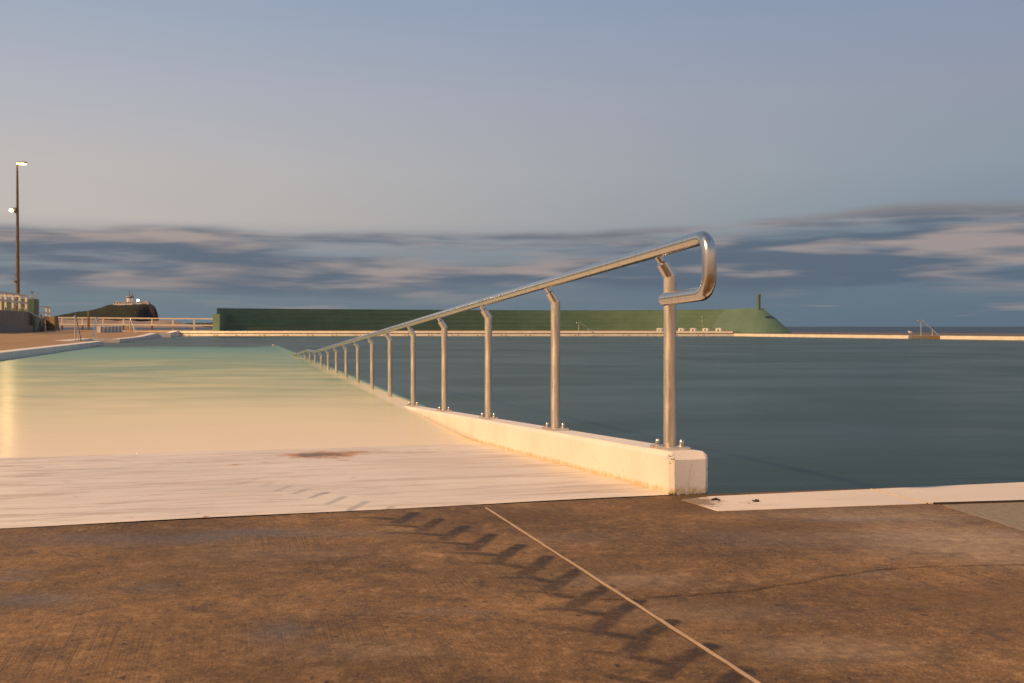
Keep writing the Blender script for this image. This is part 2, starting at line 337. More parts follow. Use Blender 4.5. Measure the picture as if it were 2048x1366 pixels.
def mat_water():
    m, b = material('pool_water'); v = b.pos(); x, y, z = b.xyz(v)
    dep = b.attr('depth')
    vv = b.m('ADD', b.m('MULTIPLY', x, P.x), b.m('MULTIPLY', y, P.y)); uu = b.m('ADD', b.m('MULTIPLY', x, R.x), b.m('MULTIPLY', y, R.y))
    st = b.cxyz(x, y, 0)
    lg = b.noise(b.mapv(st, (.20, .30, 1), (0,0,.35)), 1.0, 4, .5, .8)
    sm = b.noise(b.mapv(st, (.6, 1.3, 1), (0,0,.30)), 1.0, 4, .55, .6)
    dn = b.m('ADD', dep, b.m('MULTIPLY', b.m('MULTIPLY', b.m('ADD', b.m('SUBTRACT', lg, .5), b.m('MULTIPLY', b.m('SUBTRACT', sm, .5), .9)), .85), b.ss(dep, .02, .5)))
    col = b.ramp(b.m('DIVIDE', dn, 2.2), [(0,(.77,.67,.55)),(.05,(.70,.64,.46)),(.14,(.50,.51,.33)),(.28,(.28,.36,.235)),(.44,(.175,.31,.225)),(.58,(.105,.26,.205)),(.72,(.018,.042,.034)),(1,(.0025,.006,.004))])
    edge = b.m('MULTIPLY', b.ss(sm, .52, .75), b.ss(dep, .03, .3, .0, .35)); col = b.mix(edge, col, b.mix(1.0, col, (.72,.72,.74), 'MULTIPLY'))
    h = b.m('ADD', b.m('MULTIPLY', lg, .6), b.m('MULTIPLY', sm, .4))
    nrm = b.bump(h, .26, .10)
    dif = b.n('ShaderNodeBsdfDiffuse'); b.put(dif.inputs[0], col)
    gl = b.n('ShaderNodeBsdfGlossy'); b.put(gl.inputs['Roughness'], .21); b.put(gl.inputs['Normal'], nrm); b.put(gl.inputs[0], (.86,.935,.87))
    fr = b.n('ShaderNodeFresnel'); fr.inputs[0].default_value = 1.33; b.put(fr.inputs['Normal'], nrm)
    # a ruffled surface never reaches the full mirror at grazing angles
    rf = b.m('MULTIPLY', b.m('MULTIPLY', b.ss(fr.outputs[0], .02, .80, .02, .38), b.ss(dep, .0, 1.5, .52, 1.0)), b.ss(b.m('ADD', b.m('MULTIPLY', lg, .7), b.m('MULTIPLY', sm, .3)), .32, .68, .80, 1.20))
    mx = b.n('ShaderNodeMixShader'); b.put(mx.inputs[0], rf); b.nt.links.new(dif.outputs[0], mx.inputs[1]); b.nt.links.new(gl.outputs[0], mx.inputs[2])
    tr = b.n('ShaderNodeBsdfTransparent'); al = b.ss(b.m('ADD', dep, b.m('MULTIPLY', b.m('SUBTRACT', b.noise(b.mapv(st, (4,16,1)), 1.0, 6, .65), .5), .009)), .000, .004)
    m2 = b.n('ShaderNodeMixShader'); b.put(m2.inputs[0], al); b.nt.links.new(tr.outputs[0], m2.inputs[1]); b.nt.links.new(mx.outputs[0], m2.inputs[2])
    o = b.n('ShaderNodeOutputMaterial'); b.nt.links.new(m2.outputs[0], o.inputs[0]); return m
def mat_sea():
    m, b = material('sea_water'); v = b.pos(); st = b.noise(b.mapv(v, (.004,.03,1)), 1.0, 5, .6)
    col = b.mix(b.ss(st,.3,.7), (.016,.034,.055), (.028,.052,.078)); finish(b, col, .45, 0, b.bump(b.noise(b.mapv(v,(.05,.2,1)),1.0,4),.35,.6), .3); return m
def mat_green():
    m, b = material('green_painted_concrete'); v = b.pos(); x, y, z = b.xyz(v)
    big = b.noise(v, .5, 5, .6); mid = b.noise(b.mapv(v, (1.2,1.2,5)), 1.0, 5, .65); ver = b.noise(b.mapv(v,(3.5,3.5,.35)), 1.0, 4, .6)
    col = b.mix(b.ss(big,.3,.7), (.080,.145,.112), (.106,.176,.138))
    col = b.mix(b.m('MULTIPLY', b.ss(mid,.5,.75), .4), col, (.12,.185,.15)); col = b.mix(b.m('MULTIPLY', b.ss(ver,.55,.75), .3), col, (.075,.125,.09))
    col = b.mix(b.ss(b.noise(v, 3.3, 4, .7), .74, .77), col, (.5,.42,.3))
    finish(b, col, .7, 0, b.bump(b.noise(v, 12, 4), .2, .02), .25); return m
def emit(name, col, strength):
    m, b = material(name); em = b.n('ShaderNodeEmission'); b.put(em.inputs[0], col); em.inputs[1].default_value = strength
    b.nt.links.new(em.outputs[0], b.n('ShaderNodeOutputMaterial').inputs[0]); return m
M_DECK = mat_deck(); M_RAMP = mat_ramp(); M_KERB = mat_white('white_kerb_paint', (.79,.75,.71), True, .045)
M_WHITE = mat_white('white_coping_paint', (.78,.72,.66)); M_COPE = mat_white('worn_coping_paint', (.76,.68,.60), True, None, (.42,.20,.06), (G(1375,1004), G(1500,1006))); M_RAIL = mat_steel('polished_steel', .21, (.68,.64,.58)); M_POST = mat_steel('brushed_steel', .42, (.80,.73,.62))
M_WATER = mat_water(); M_SEA = mat_sea(); M_GREEN = mat_green()
M_CREAM = plain('cream_joint_filler', (.55,.45,.33), (.66,.55,.41), 40, .7)
M_TAN = plain('tan_joint_sealant', (.42,.29,.18), (.52,.38,.25), 30, .7)
M_LDECK = plain('ochre_concrete', (.27,.165,.075), (.36,.225,.105), .6, .8, c3=(.19,.12,.06), s3=.9)
M_RDECK = plain('dark_concrete', (.10,.085,.07), (.15,.125,.10), .5, .8)
M_FLOOR = plain('pool_floor_concrete', (.20,.24,.21), (.26,.28,.24), 2, .8)
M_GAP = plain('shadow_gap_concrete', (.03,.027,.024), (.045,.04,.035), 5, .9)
M_GROOVE_SHADE = plain('groove_shade_brown', (.075,.048,.028), (.12,.075,.04), 40, .9)  # dark brown standing for the shade in the joint's edges
M_CONC = plain('board_marked_concrete', (.20,.165,.135), (.26,.215,.175), 1.2, .8, c3=(.14,.115,.095), s3=2.2, t3=.6)
M_FENCE = mat_white('white_rail_paint', (.78,.70,.60), True)
M_RUST = plain('rusted_steel', (.12,.06,.03), (.20,.10,.045), 9, .8)
M_RUSTBOLT = plain('rusted_bolt', (.22,.085,.025), (.34,.14,.04), 60, .7)
M_POLE = plain('weathered_bronze_pole', (.16,.11,.07), (.21,.15,.095), 3, .55)
M_BLOCK = mat_white('white_block_paint', (.78,.74,.70), False)
M_INK = plain('black_number_paint', (.02,.02,.022), (.03,.03,.03), 20, .6)
M_STONE = plain('rough_tan_stone', (.24,.17,.10), (.36,.26,.155), 3, .9, 0, .9, .08, c3=(.13,.09,.06), s3=5, t3=.56)
M_TEAL = plain('teal_door_paint', (.11,.155,.15), (.13,.18,.175), 2, .6)
M_SAND = plain('dune_sand', (.23,.175,.14), (.32,.25,.20), .02, .9, 0, .5, 2, c3=(.11,.09,.065), s3=.015, t3=.60)
M_SCRUB = plain('headland_scrub', (.012,.017,.006), (.034,.038,.014), .06, .95, 0, 1, 4, c3=(.045,.026,.014), s3=.018, t3=.62)
M_ROCK = plain('dark_cliff_rock', (.035,.026,.022), (.065,.047,.038), .04, .95, 0, .9, 3)
M_HWALL = plain('white_house_wall', (.72,.66,.62), (.76,.70,.66), .3, .7)
M_HROOF = plain('grey_house_roof', (.30,.255,.225), (.36,.30,.26), .3, .8)
M_HWIN = plain('dark_window_glass', (.03,.035,.04), (.05,.05,.055), 1, .2)
M_HILL = plain('hazed_blue_hill', (.10,.135,.18), (.12,.155,.20), .002, .95)  # distance haze put into the hill colour as blue-grey
M_BREAK = plain('dark_breakwater_rock', (.028,.03,.036), (.045,.045,.05), .05, .95)
M_LAMP = emit('sodium_lamp_glow', (1.0,.72,.36), 9); M_BEAM = emit('lighthouse_glow', (1.0,.93,.75), 6)
M_BIRD = plain('white_feathers', (.74,.70,.68), (.80,.77,.75), 40, .8); M_BIRDG = plain('grey_wing_feathers', (.30,.30,.32), (.36,.36,.38), 40, .8)
M_BEAK = plain('dark_red_beak', (.20,.05,.03), (.25,.07,.04), 60, .5)
M_SHELL = plain('shell_white', (.85,.82,.78), (.9,.88,.84), 60, .35); M_WEED = plain('black_seaweed', (.018,.014,.010), (.035,.026,.016), 80, .6)
# ================================================================== SETTING
# ---- sea
mb = MB()
xs = [-60000, -8000, -1500, 0, 1500, 8000, 60000]; ys = [-3000, -200, 300, 1500, 5000, 20000, 120000]
mb.sheet([[(x, y, -0.95) for x in xs] for y in ys]); mb.build('sea', M_SEA, kind='structure', loc=(0,0,0))
# ---- outline of the pool
EL = G(0, 1057); ER = G(2048, 965)
edge_dir_l = (EL - A).normalized(); edge_dir_r = (ER - A).normalized()
def edge_pt(t): return A + (edge_dir_l * (-t) if t < 0 else edge_dir_r * t)      # near pool edge, t = metres from the kerb corner
HL = UV(83.4, -5.5); R0 = Vector((17.04, 80.7, 0)); RD = Vector((27.5-17.04, 56.3-80.7, 0)).normalized(); R1 = R0 + RD*92
def right_edge(Y): return R0.x + (R0.y - Y) / -RD.y * RD.x
# ---- near deck: one fine sheet with the wet tyre marks, the crack and the wet sky-tinted patches as point attributes
def ground_px(pts): return np.array([[G(*p).x, G(*p).y] for p in pts])
def seg_dist(X, Y, pts):
    best = np.full(X.shape, 9.0)
    for (ax, ay), (bx, by) in zip(pts[:-1], pts[1:]):
        dx, dy = bx-ax, by-ay; t = np.clip(((X-ax)*dx + (Y-ay)*dy)/(dx*dx+dy*dy+1e-12), 0, 1)
        best = np.minimum(best, np.hypot(X-ax-t*dx, Y-ay-t*dy))
    return best
def deck_patch(t0, t1, s0, s1, st, ss_, fine):
    t = np.arange(t0, t1+1e-6, st); s = np.arange(s0, s1+1e-6, ss_)
    E = np.array([[edge_pt(q).x, edge_pt(q).y] for q in t])
    X = E[None,:,0] - R.x*s[:,None]; Y = E[None,:,1] - R.y*s[:,None]
    return X, Y
BARS = [((829,1026),(797,1045)),((878,1039),(845,1060)),((930,1054),(890,1078)),((983,1070),(945,1098)),((1040,1091),(998,1121)),((1095,1114),(1050,1148)),
        ((1155,1141),(1100,1178)),((1215,1172),(1150,1210)),((1278,1202),(1200,1255)),((1344,1243),(1265,1300)),((1422,1292),(1320,1355)),((1490,1340),(1440,1390))]
TAILS = [((700,1036),(740,1035),(783,1038)),((745,1050),(790,1050),(836,1054)),((780,1066),(830,1066),(885,1071)),((830,1084),(890,1085),(938,1089)),((885,1105),(940,1106),(985,1110)),
         ((945,1126),(1000,1127),(1040,1134)),((1000,1155),(1060,1155),(1100,1164)),((1040,1183),(1090,1184),(1140,1194)),((1080,1218),(1140,1219),(1200,1229)),
         ((1100,1256),(1190,1262),(1265,1276)),((1170,1303),(1240,1309),(1325,1326)),((1210,1350),(1290,1370))]
X, Y = deck_patch(-3.0, 3.2, 0.010, 2.6, .0065, .0065, True)
stain = np.zeros_like(X); damp_sheen = np.zeros_like(X); pale = np.zeros_like(X); mud = np.zeros_like(X); crack = np.zeros_like(X)
jit = rng.normal(size=(40, 2))
def soft(dst, w): return np.exp(-(dst/w)**2)
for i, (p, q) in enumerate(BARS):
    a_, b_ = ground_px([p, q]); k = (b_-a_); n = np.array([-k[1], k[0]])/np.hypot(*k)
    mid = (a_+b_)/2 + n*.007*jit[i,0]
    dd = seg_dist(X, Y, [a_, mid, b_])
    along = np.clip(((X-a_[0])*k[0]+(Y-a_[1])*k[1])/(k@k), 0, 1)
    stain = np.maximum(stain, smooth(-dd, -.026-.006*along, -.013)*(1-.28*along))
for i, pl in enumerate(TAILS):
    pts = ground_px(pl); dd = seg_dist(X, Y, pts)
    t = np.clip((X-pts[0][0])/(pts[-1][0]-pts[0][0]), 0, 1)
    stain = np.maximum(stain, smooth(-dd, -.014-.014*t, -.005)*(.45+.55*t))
crk = ground_px([(1200,1198),(1262,1199),(1300,1195),(1380,1190),(1450,1185),(1510,1180),(1560,1170),(1610,1165),(1652,1154),(1700,1148),(1760,1139),(1850,1133),(1950,1131),(2080,1128)])
crk = crk.copy(); crk[:,0] += 0
dd = seg_dist(X, Y, crk); stain = np.maximum(stain, np.clip(1.2-dd/(.0068+.0025*np.sin(X*37)*np.sin(X*91+1)), 0, 1)*.95)
def blob(arr, px, py, wx, wy, amp=1.0):
    c = G(px, py); e1 = G(px+wx, py); e2 = G(px, py+wy); rx = abs(e1.x-c.x); ry = abs(e2.y-c.y)
    return np.maximum(arr, amp*np.exp(-(((X-c.x)/rx)**2 + ((Y-c.y)/ry)**2)**1.3))
for q in ((60,1200,110,16,1.0),(560,1262,70,24,.9),(250,1078,260,14,.8),(560,1066,230,10,.7),(300,1175,60,12,.6),(1500,1075,160,22,.55),(1150,1075,100,12,.5),(1780,1040,200,10,.6)): damp_sheen = blob(damp_sheen, *q)
for q in ((1900,1082,260,36,1.0),(1720,1030,240,16,.7),(2000,1110,140,25,.8),(1250,1160,150,16,.5),(560,1110,200,14,.35),(1450,1225,200,20,.4),(1650,1300,200,30,.45),(700,1300,160,22,.35)): pale = blob(pale, *q)
for q in ((1390,1012,110,20,1.0),(1560,1050,150,18,.8),(1900,1195,190,30,.9),(1640,1180,120,22,.7),(2000,1230,120,30,.6),(1180,1030,160,12,.5)): mud = blob(mud, *q)
Z = -np.clip(1.0-seg_dist(X, Y, crk)/.006, 0, 1)*.004
deck = grid_obj('deck', X, Y, Z, M_DECK, {'stain': stain, 'damp_sheen': damp_sheen, 'pale': pale, 'mud': mud})
# the rest of the near deck around it
def deck_rest(t0, t1, s0, s1):
    X, Y = deck_patch(t0, t1, s0, s1, (t1-t0)/12, (s1-s0)/8, False); z = np.zeros_like(X)
    o = grid_obj('deck', X, Y, z, M_DECK); return o
deck_rest(-16, -3.0, .010, 2.6); deck_rest(3.2, 52, .010, 2.6); deck_rest(-16, 52, 2.6, 30)
# tan sealed joint, raised a couple of millimetres
def strip(pts, w, h, name, mat, parent=None, z=0.0, **kw):
    m_ = MB(); n_ = len(pts); L = []
    for i, p in enumerate(pts):
        t = (pts[min(i+1,n_-1)] - pts[max(i-1,0)]).normalized(); n = Vector((-t.y, t.x, 0)); ww = w*(.85+.3*random.random())
        L.append([p-n*ww/2+Vector((0,0,z-.01)), p-n*ww*.4+Vector((0,0,z+h)), p+n*ww*.4+Vector((0,0,z+h)), p+n*ww/2+Vector((0,0,z-.01))])
    m_.sheet(L); return m_.build(name, mat, parent, **kw)
j0, j1 = G(972,1016), G(1530,1376)
strip([j0.lerp(j1, i/60) + Vector((random.gauss(0,.0012), 0, 0)) for i in range(61)], .019, .0006, 'groove_shade_strip', M_GROOVE_SHADE, deck, loc=(0,0,0))  # flat dark strip under the sealant, shade of a recess put in as colour
strip([j0.lerp(j1, i/40) + Vector((random.gauss(0,.0008), 0, 0)) for i in range(41)], .009, .002, 'joint_sealant', M_TAN, deck, loc=(0,0,0))
# ---- coping strip on the right of the kerb: two slabs and a sealed joint
cop = empty('coping', G(1740, 995), kind='structure')
def slab(pts, z0, z1, name, mat, parent, **kw):
    m_ = MB(); m_.prism([(p.x, p.y) for p in pts], z0, z1); return m_.build(name, mat, parent, bevel=.002, **kw)
far_dir = edge_dir_r
ci = [G(1424, 991.5), G(1739, 979.0)]; co = [G(1436, 1022.5), G(1851, 1007.5)]
slab([G(1362,1000), co[0], co[1], ci[1], G(1422,993.2)], -.30, .0018, 'coping_slab', M_COPE, cop)
j2, j3 = G(1745, 978.7), G(1858, 1007.2); e2 = ER + far_dir*50; o2 = G(2048, 1000.5) + far_dir*50
slab([j3, G(2048,1000.5), o2, e2, ER, j2], -.30, .0018, 'coping_slab', M_COPE, cop)
strip([ci[1].lerp(co[1], i/8)*.5 + j2.lerp(j3, i/8)*.5 for i in range(9)], .008, .003, 'joint_sealant', M_CREAM, cop, loc=(0,0,0))
# paler slab at the right with a broken dark gap along the coping
slab([G(1885,1010.5), G(2048,1062), G(2048,1062)+far_dir*30, G(2048,1005)+far_dir*30, G(2048,1005)], -.1, .0014, 'pavement', plain('tan_aggregate_concrete', (.20,.165,.12), (.29,.24,.18), 60, .85, c3=(.13,.10,.075), s3=120, t3=.58), None, kind='structure')
gp = [G(1868+i*18, 1008.6 - i*.52) for i in range(11)]
strip(gp, .009, .003, 'gap', M_GAP, cop, z=.003, loc=(0,0,0))
# ---- pool floor, ramp and kerb
mb = MB(); c4 = [UV(-1,-9), Vector((60,-3,0)), Vector((30,90,0)), UV(90,-12)]
mb.add([(p.x, p.y, -2.2) for p in c4], [(0,1,2,3)]); mb.build('pool_floor', M_FLOOR, kind='structure', loc=(0,0,0))
wmb = MB()                                                     # near wall of the pool below the deck edge
pts = [edge_pt(t) for t in (-16, -7, 0, 10, 30, 52)]
wmb.sheet([[Vector((p.x, p.y, -2.2)) for p in pts], [Vector((p.x, p.y, -.012)) for p in pts]]); wmb.build('pool_wall', M_FLOOR, kind='structure', loc=(0,0,0))
u = np.concatenate([np.arange(.008, 3.6, .010), np.linspace(3.7, 17, 40), np.linspace(18.5, 36.5, 30)])
v = np.concatenate([np.linspace(-6.6, -2.9, 12), np.arange(-2.8, 0.02, .010)])
V, U = np.meshgrid(v, u)
# the near edge of the ramp follows the deck edge
tmp = np.array([[edge_pt(q).x, edge_pt(q).y] for q in v]); E = tmp[None] ; base = np.stack([A.x + R.x*0 + P.x*V, A.y + P.y*V], -1)
k = np.exp(-U/1.2)[...,None]
XY = (E*k + base*(1-k)) + np.stack([R.x*U, R.y*U], -1)
X, Y = XY[...,0], XY[...,1]
dropv = np.vectorize(ramp_drop)
Z = .004 - dropv(U) - .0012*np.sin(V*5+U*9)
Z += -.004*np.clip(1-(U-.008)/.02, 0, 1)
stain = np.zeros_like(X); rust = np.zeros_like(X)
def ramp_px(px, py):      # pixel -> point on the sloping ramp
    dcam = Vector(((px-1024)/F, 1, -(py-HZ)/F)); n = (R*SL + Vector((0,0,1))); q = A - Vector((0,0,CH)) ; t = n.dot(A - Vector((0,0,CH)))/n.dot(dcam)
    return Vector((0,0,CH)) + dcam*t
for a_, b_, s_ in (((733,1004.5),(700,1020),.8),((690,995),(655,1009),.8),((655,986.5),(622,997),.9),((616,979.5),(588,990),.7),((580,973),(552,984),.6),((545,966),(522,974),.4),((512,959.5),(470,972),.35),((784,1014),(758,1024),.7),
                   ((700,1013),(610,1011),.35),((600,1001),(540,1000),.3),((560,993),(500,992),.25)):
    p, q = ramp_px(*a_), ramp_px(*b_); dd = seg_dist(X, Y, [(p.x,p.y),(q.x,q.y)]); stain = np.maximum(stain, s_*smooth(-dd, -.022, -.004))
for px, py, wx, wy, am in ((640,911,82,7.5,1.15),(705,906,70,4.5,.85),(560,915,25,2,.55),(655,917,80,4.5,.6),(770,905,80,3,.42),(600,921,60,4,.45),(470,931,25,3,.55),(525,926,20,2,.55),(840,901,60,2.5,.5),(410,1033,10,2,.8),(690,921,26,3,.5)):
    c = ramp_px(px, py); e1 = ramp_px(px+wx, py); e2_ = ramp_px(px, py+wy); rx, ry = abs(e1.x-c.x), abs(e2_.y-c.y)
    rust = np.maximum(rust, am*np.exp(-(((X-c.x)/rx)**2+((Y-c.y)/ry)**2)))
grid_obj('ramp', X, Y, Z, M_RAMP, {'stain': stain, 'rust': rust})
# kerb with chamfered top edges, following the slope down into the water
KW, KH = .152, .150
mb = MB(); us = [0, .5, 1, 2, 4, 8, 12, U1, U2, 25, 36.5]; ch = .016
for i, u_ in enumerate(us):
    z = -ramp_drop(u_); uu = u_
    sec = [(0, z-.08), (0, z+KH-ch), (ch, z+KH), (KW-ch, z+KH), (KW, z+KH-ch), (KW, z-2.0 if u_ > 0.1 else -.6)]
    if i == 0:
        ring0 = [UV(uu+.006, vv, zz) for vv, zz in sec]
        front = [UV(uu-.004, min(max(vv, .016), KW-.016), min(zz, z+KH-.026)) for vv, zz in sec]
        mb.v += front; mb.f.append((0,1,2,3,4,5)); 
        ring0[0] = UV(.012, 0, z-.08); ring0[1] = UV(.012, 0, z+KH-ch); ring0[2] = UV(.020, ch, z+KH); ring0[3] = UV(.020, KW-ch, z+KH); ring0[4] = UV(.012, KW, z+KH-ch); ring0[5] = UV(.012, KW, -.6)
        mb.v += ring0
    else: mb.v += [UV(uu, vv, zz) for vv, zz in sec]
n = 6
for i in range(len(us)):
    for j in range(n):
        k_ = (j+1) % n; mb.f.append((i*n+j, i*n+k_, (i+1)*n+k_, (i+1)*n+j))
mb.build('ramp_kerb', M_KERB, loc=UV(0,.076,0), label='white concrete kerb with chipped edges beside the ramp, carrying the long steel handrail', cat='kerb')
# ---- pool water: depth below each point is stored on the sheet
u = np.concatenate([np.linspace(-1.0, 2.4, 8), np.arange(2.5, 20, .25), np.arange(20, 36, .8), np.arange(36, 40, .25), np.linspace(40.5, 84, 30)])
v = np.concatenate([np.linspace(-8.2, -6.4, 3), np.linspace(-6, -.6, 12), np.arange(-.5, .5, .03), np.linspace(.6, 3, 10), np.linspace(4, 75, 40)])
V, U = np.meshgrid(v, u)
rd = dropv(U) + WZ                                # water depth over the ramp
ue = U3 - .6 + 1.1*np.sin(V*1.3+.5) + .7*np.sin(V*3.1+2)
rd = rd + smooth(U, ue, ue+4.0)*1.1
kd = rd - KH                                      # over the kerb
wob = .10*np.clip(U/20, 0, 1)
ramp_w = 1 - smooth(V, -.06-wob, .02+wob*.3)
kerb_w = smooth(V, -.05-wob, .01)*(1 - smooth(V, KW-.02, KW+.05+wob))
deep = np.clip(1.9 + 0*V, 0, 2.2)
dep = deep*(1-np.clip(ramp_w+kerb_w, 0, 1)) + np.where(ramp_w+kerb_w > 0, (rd*ramp_w + kd*kerb_w)/np.maximum(ramp_w+kerb_w, 1e-4), 0)*np.clip(ramp_w+kerb_w, 0, 1)
X = A.x + R.x*U + P.x*V; Y = A.y + R.y*U + P.y*V
X = np.minimum(X, right_edge(Y) + .3)
grid_obj('pool_water', X, Y, np.full_like(X, WZ), M_WATER, {'depth': dep})
# ---- left deck, promenade beyond the pool, right deck
def zdeck(p):
    u_, v_ = uv_of(p); t = max((-6.8-v_)/9.2, (u_-60)/22, 0); return .03 + .25*min(t, 1)
LD = empty('left_deck', (0,0,0), kind='structure')
mb = MB()
for u0, u1, vr in ((0,40.3,-6.35),(40.3,47.2,-7.6),(47.2,71.9,-6.4),(71.9,83.4,-5.5)):
    nu, vs = 10, [vr, -8.2, -10, -13, -16, -17, -30, -70]; vs = [q for q in vs if q <= vr]
    mb.sheet([[(lambda p: Vector((p.x, p.y, zdeck(p))))(UV(u0+(u1-u0)*i/nu, q)) for q in vs] for i in range(nu+1)])
mb.build('deck_paving', M_LDECK, LD, loc=(0,0,0))
FD = empty('promenade', (0,90,0), kind='structure')
mb = MB(); b0 = UV(83.4,-80); up0_ = G(245, 667.0, .107) + Vector((0,.72,0))
mb.prism([(b0.x, b0.y), (up0_.x, up0_.y), (HL.x, HL.y+.72), (R0.x+.2, R0.y+.72), (R0.x+2.5, 108), (-95, 108)], -1.4, .25)
mb.build('promenade_paving', M_LDECK, FD, loc=(0,90,0))
mb = MB(); q1 = R1
mb.prism([(R0.x+.3, R0.y), (R1.x+.3, R1.y), (R1.x+60, R1.y), (75, 40), (62, 72), (G(2048,666.8,.06).x, G(2048,666.8,.06).y), (G(1600,664.0,.06).x, G(1600,664.0,.06).y), (R0.x+2.0, 108)], -1.4, .061)
mb.build('right_deck', M_RDECK, kind='structure')
mb = MB(); mb.prism([(-95,108),(-70,109),(22,109),(20,106),(-70,106)], -1.4, .27); mb.build('promenade_edge', M_CONC, FD, loc=(0,90,0))
# left pool edge: white coping slabs along every run
CL = empty('coping', UV(40,-6.5), kind='structure')
def coping_run(a, c, inward, joints=1, w=.45, name='coping_slab'):
    for i in range(joints):
        p, q = a.lerp(c, i/joints), a.lerp(c, (i+1)/joints); t = (q-p).normalized(); q = q - t*.006
        n = inward*w
        zs = [zdeck(p)+.006, zdeck(q)+.006]; zs = [min(z, .06) if True else z for z in zs]
        m_ = MB(); pts = [p, q, q+n, p+n]
        zt = [max(zdeck(x), .03)+.008 for x in pts]
        m_.hexa([Vector((x.x, x.y, -.45)) for x in pts] + [Vector((x.x, x.y, z)) for x, z in zip(pts, zt)])
        m_.build(name, M_WHITE, CL, bevel=.012)
coping_run(UV(0,-6.35), UV(40.3,-6.35), -P, 9); coping_run(UV(40.3,-6.80), UV(40.3,-7.6), -R, 1); coping_run(UV(39.85,-7.6), UV(47.65,-7.6), -P, 1)
coping_run(UV(47.2,-7.6), UV(47.2,-6.4), R, 1); coping_run(UV(47.65,-6.4), UV(71.9,-6.4), -P, 4); coping_run(UV(71.9,-6.4), UV(71.9,-5.5), R, 1); coping_run(UV(72.35,-5.5), UV(83.4,-5.5), -P, 2)
# far edge: lower beam with rusted bolts, dark slot, upper white band
FE = empty('far_pool_edge', (HL+R0)/2, kind='structure')
t = (R0-HL).normalized(); nrm = Vector((-t.y, t.x, 0)); Lf = (R0-HL).length
joints = [0, 6.9, 14, 18.2, 24.5, 31.5, 38.2, Lf]
for a_, c_ in zip(joints[:-1], joints[1:]):
    p, q = HL+t*(a_+.015), HL+t*(c_-.015); m_ = MB(); m_.hexa([Vector((x.x,x.y,z)) for z in (-.5,.043) for x in (p, q, q+nrm*.5, p+nrm*.5)]); m_.build('beam', M_WHITE, FE, bevel=.01)
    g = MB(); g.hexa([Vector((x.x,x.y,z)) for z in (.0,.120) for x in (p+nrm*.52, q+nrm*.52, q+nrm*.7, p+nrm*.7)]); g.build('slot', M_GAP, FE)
up0 = G(245, 667.0, .107); up0.z = 0
for i in range(9):
    s0 = (up0 if i == 0 else HL + nrm*.15 + t*((i-1)*Lf/8+.01)); s1 = HL + nrm*.15 + t*(i*Lf/8-.01)
    m_ = MB(); nn = nrm*.6
    m_.hexa([Vector((x.x,x.y,z)) for z in (.104,.252) for x in (s0, s1, s1+nn, s0+nn)]); m_.build('coping_slab', M_WHITE, FE, bevel=.01)
bolt0 = None
for s in np.arange(.8, Lf-1, 1.9):
    for ds in (0, .33):
        p = HL + t*(s + ds + random.uniform(-.1,.1))
        if bolt0 is None:
            m_ = MB(); m_.tube([p+Vector((0,0,-.04))+nrm*.05, p+Vector((0,0,-.04))-nrm*.025], random.uniform(.03,.04), 8); bolt0 = m_.build('bolt', M_RUSTBOLT, FE, loc=p); bp = p
        else:
            c = copy_tree(bolt0, FE, p-bp); c.scale = (random.uniform(.8,1.15),)*3
# right pool wall with the stair recess
RW = empty('right_pool_wall', R0.lerp(R1,.3), kind='structure')
def rp(px): 
    k_ = (px-1024)/F; tt = (R0.x - k_*R0.y)/(k_*RD.y - RD.x); return R0 + RD*tt
rn = Vector((-RD.y, RD.x, 0)); 
if rn.x < 0: rn = -rn
segs = [(R0, rp(1560)), (rp(1560), rp(1690)), (rp(1690), rp(1817)), (rp(1880), rp(2030)), (rp(2030), R0+RD*45), (R0+RD*45, R1)]
for p, q in segs:
    dq = (q-p).normalized()*.012
    m_ = MB(); m_.hexa([Vector((x.x,x.y,z)) for z in (-.6,.067) for x in (p, q-dq, q-dq+rn*.55, p+rn*.55)]); m_.build('coping_slab', M_WHITE, RW, bevel=.012)
p, q = rp(1817), rp(1880)
m_ = MB(); m_.hexa([Vector((x.x,x.y,z)) for z in (-.6,.066) for x in (p+rn*.35, q+rn*.35, q+rn*.6, p+rn*.6)]); m_.build('recess_wall', plain('stained_cream_concrete', (.52,.45,.36), (.62,.54,.44), 2, .8, c3=(.42,.26,.12), s3=1.5, t3=.68), RW)
for i in range(3):
    a_ = p.lerp(q, .62+.09*i); c_ = p.lerp(q, .97)
    m_ = MB(); m_.hexa([Vector((x.x,x.y,z)) for z in (-.5,.03-.055*i) for x in (a_+rn*(.24-.1*i), c_+rn*(.24-.1*i), c_+rn*.34, a_+rn*.34)]); m_.build('step', plain('brown_algae_concrete', (.13,.075,.035), (.22,.13,.06), 4, .9), RW)
# ================================================================== FAR LANDSCAPE
# dunes and beach
def fbm(x, y, s, o=4, seed=0.0): return sum(mnoise.noise(Vector((x*s*2**i, y*s*2**i, seed+i*7.1)))/2**i for i in range(o))
def prof(x, pts):
    xs_, ys_ = zip(*pts); return float(np.interp(x, xs_, ys_))
mb = MB(); rows = []
top_b = [(-200,634),(60,634),(150,639),(205,639.5),(235,641),(255,640),(275,643),(300,642.5),(330,640.3),(343,641),(352,643),(362,645.5),(375,648),(392,651),(410,654),(430,656)]
NBX, NBY = 150, 26
for j in range(NBY):
    tj = j/(NBY-1); Y = 1880 + 320*tj; row = []
    for i in range(NBX):
        px = -200 + 640*i/(NBX-1); k_ = Y/F; Zt = (HZ - prof(px, top_b))*2150/F + CH
        s_ = float(smooth(np.array(tj), .06, .85)); nse = fbm(px*3.0, Y*.6, .012, 4, 2.0)
        z = -1.35 + s_**1.6*(Zt+1.35) + nse*1.6*s_*(1-.4*s_)
        row.append(Vector(((px-1024)*k_, Y, z)))
    rows.append(row)
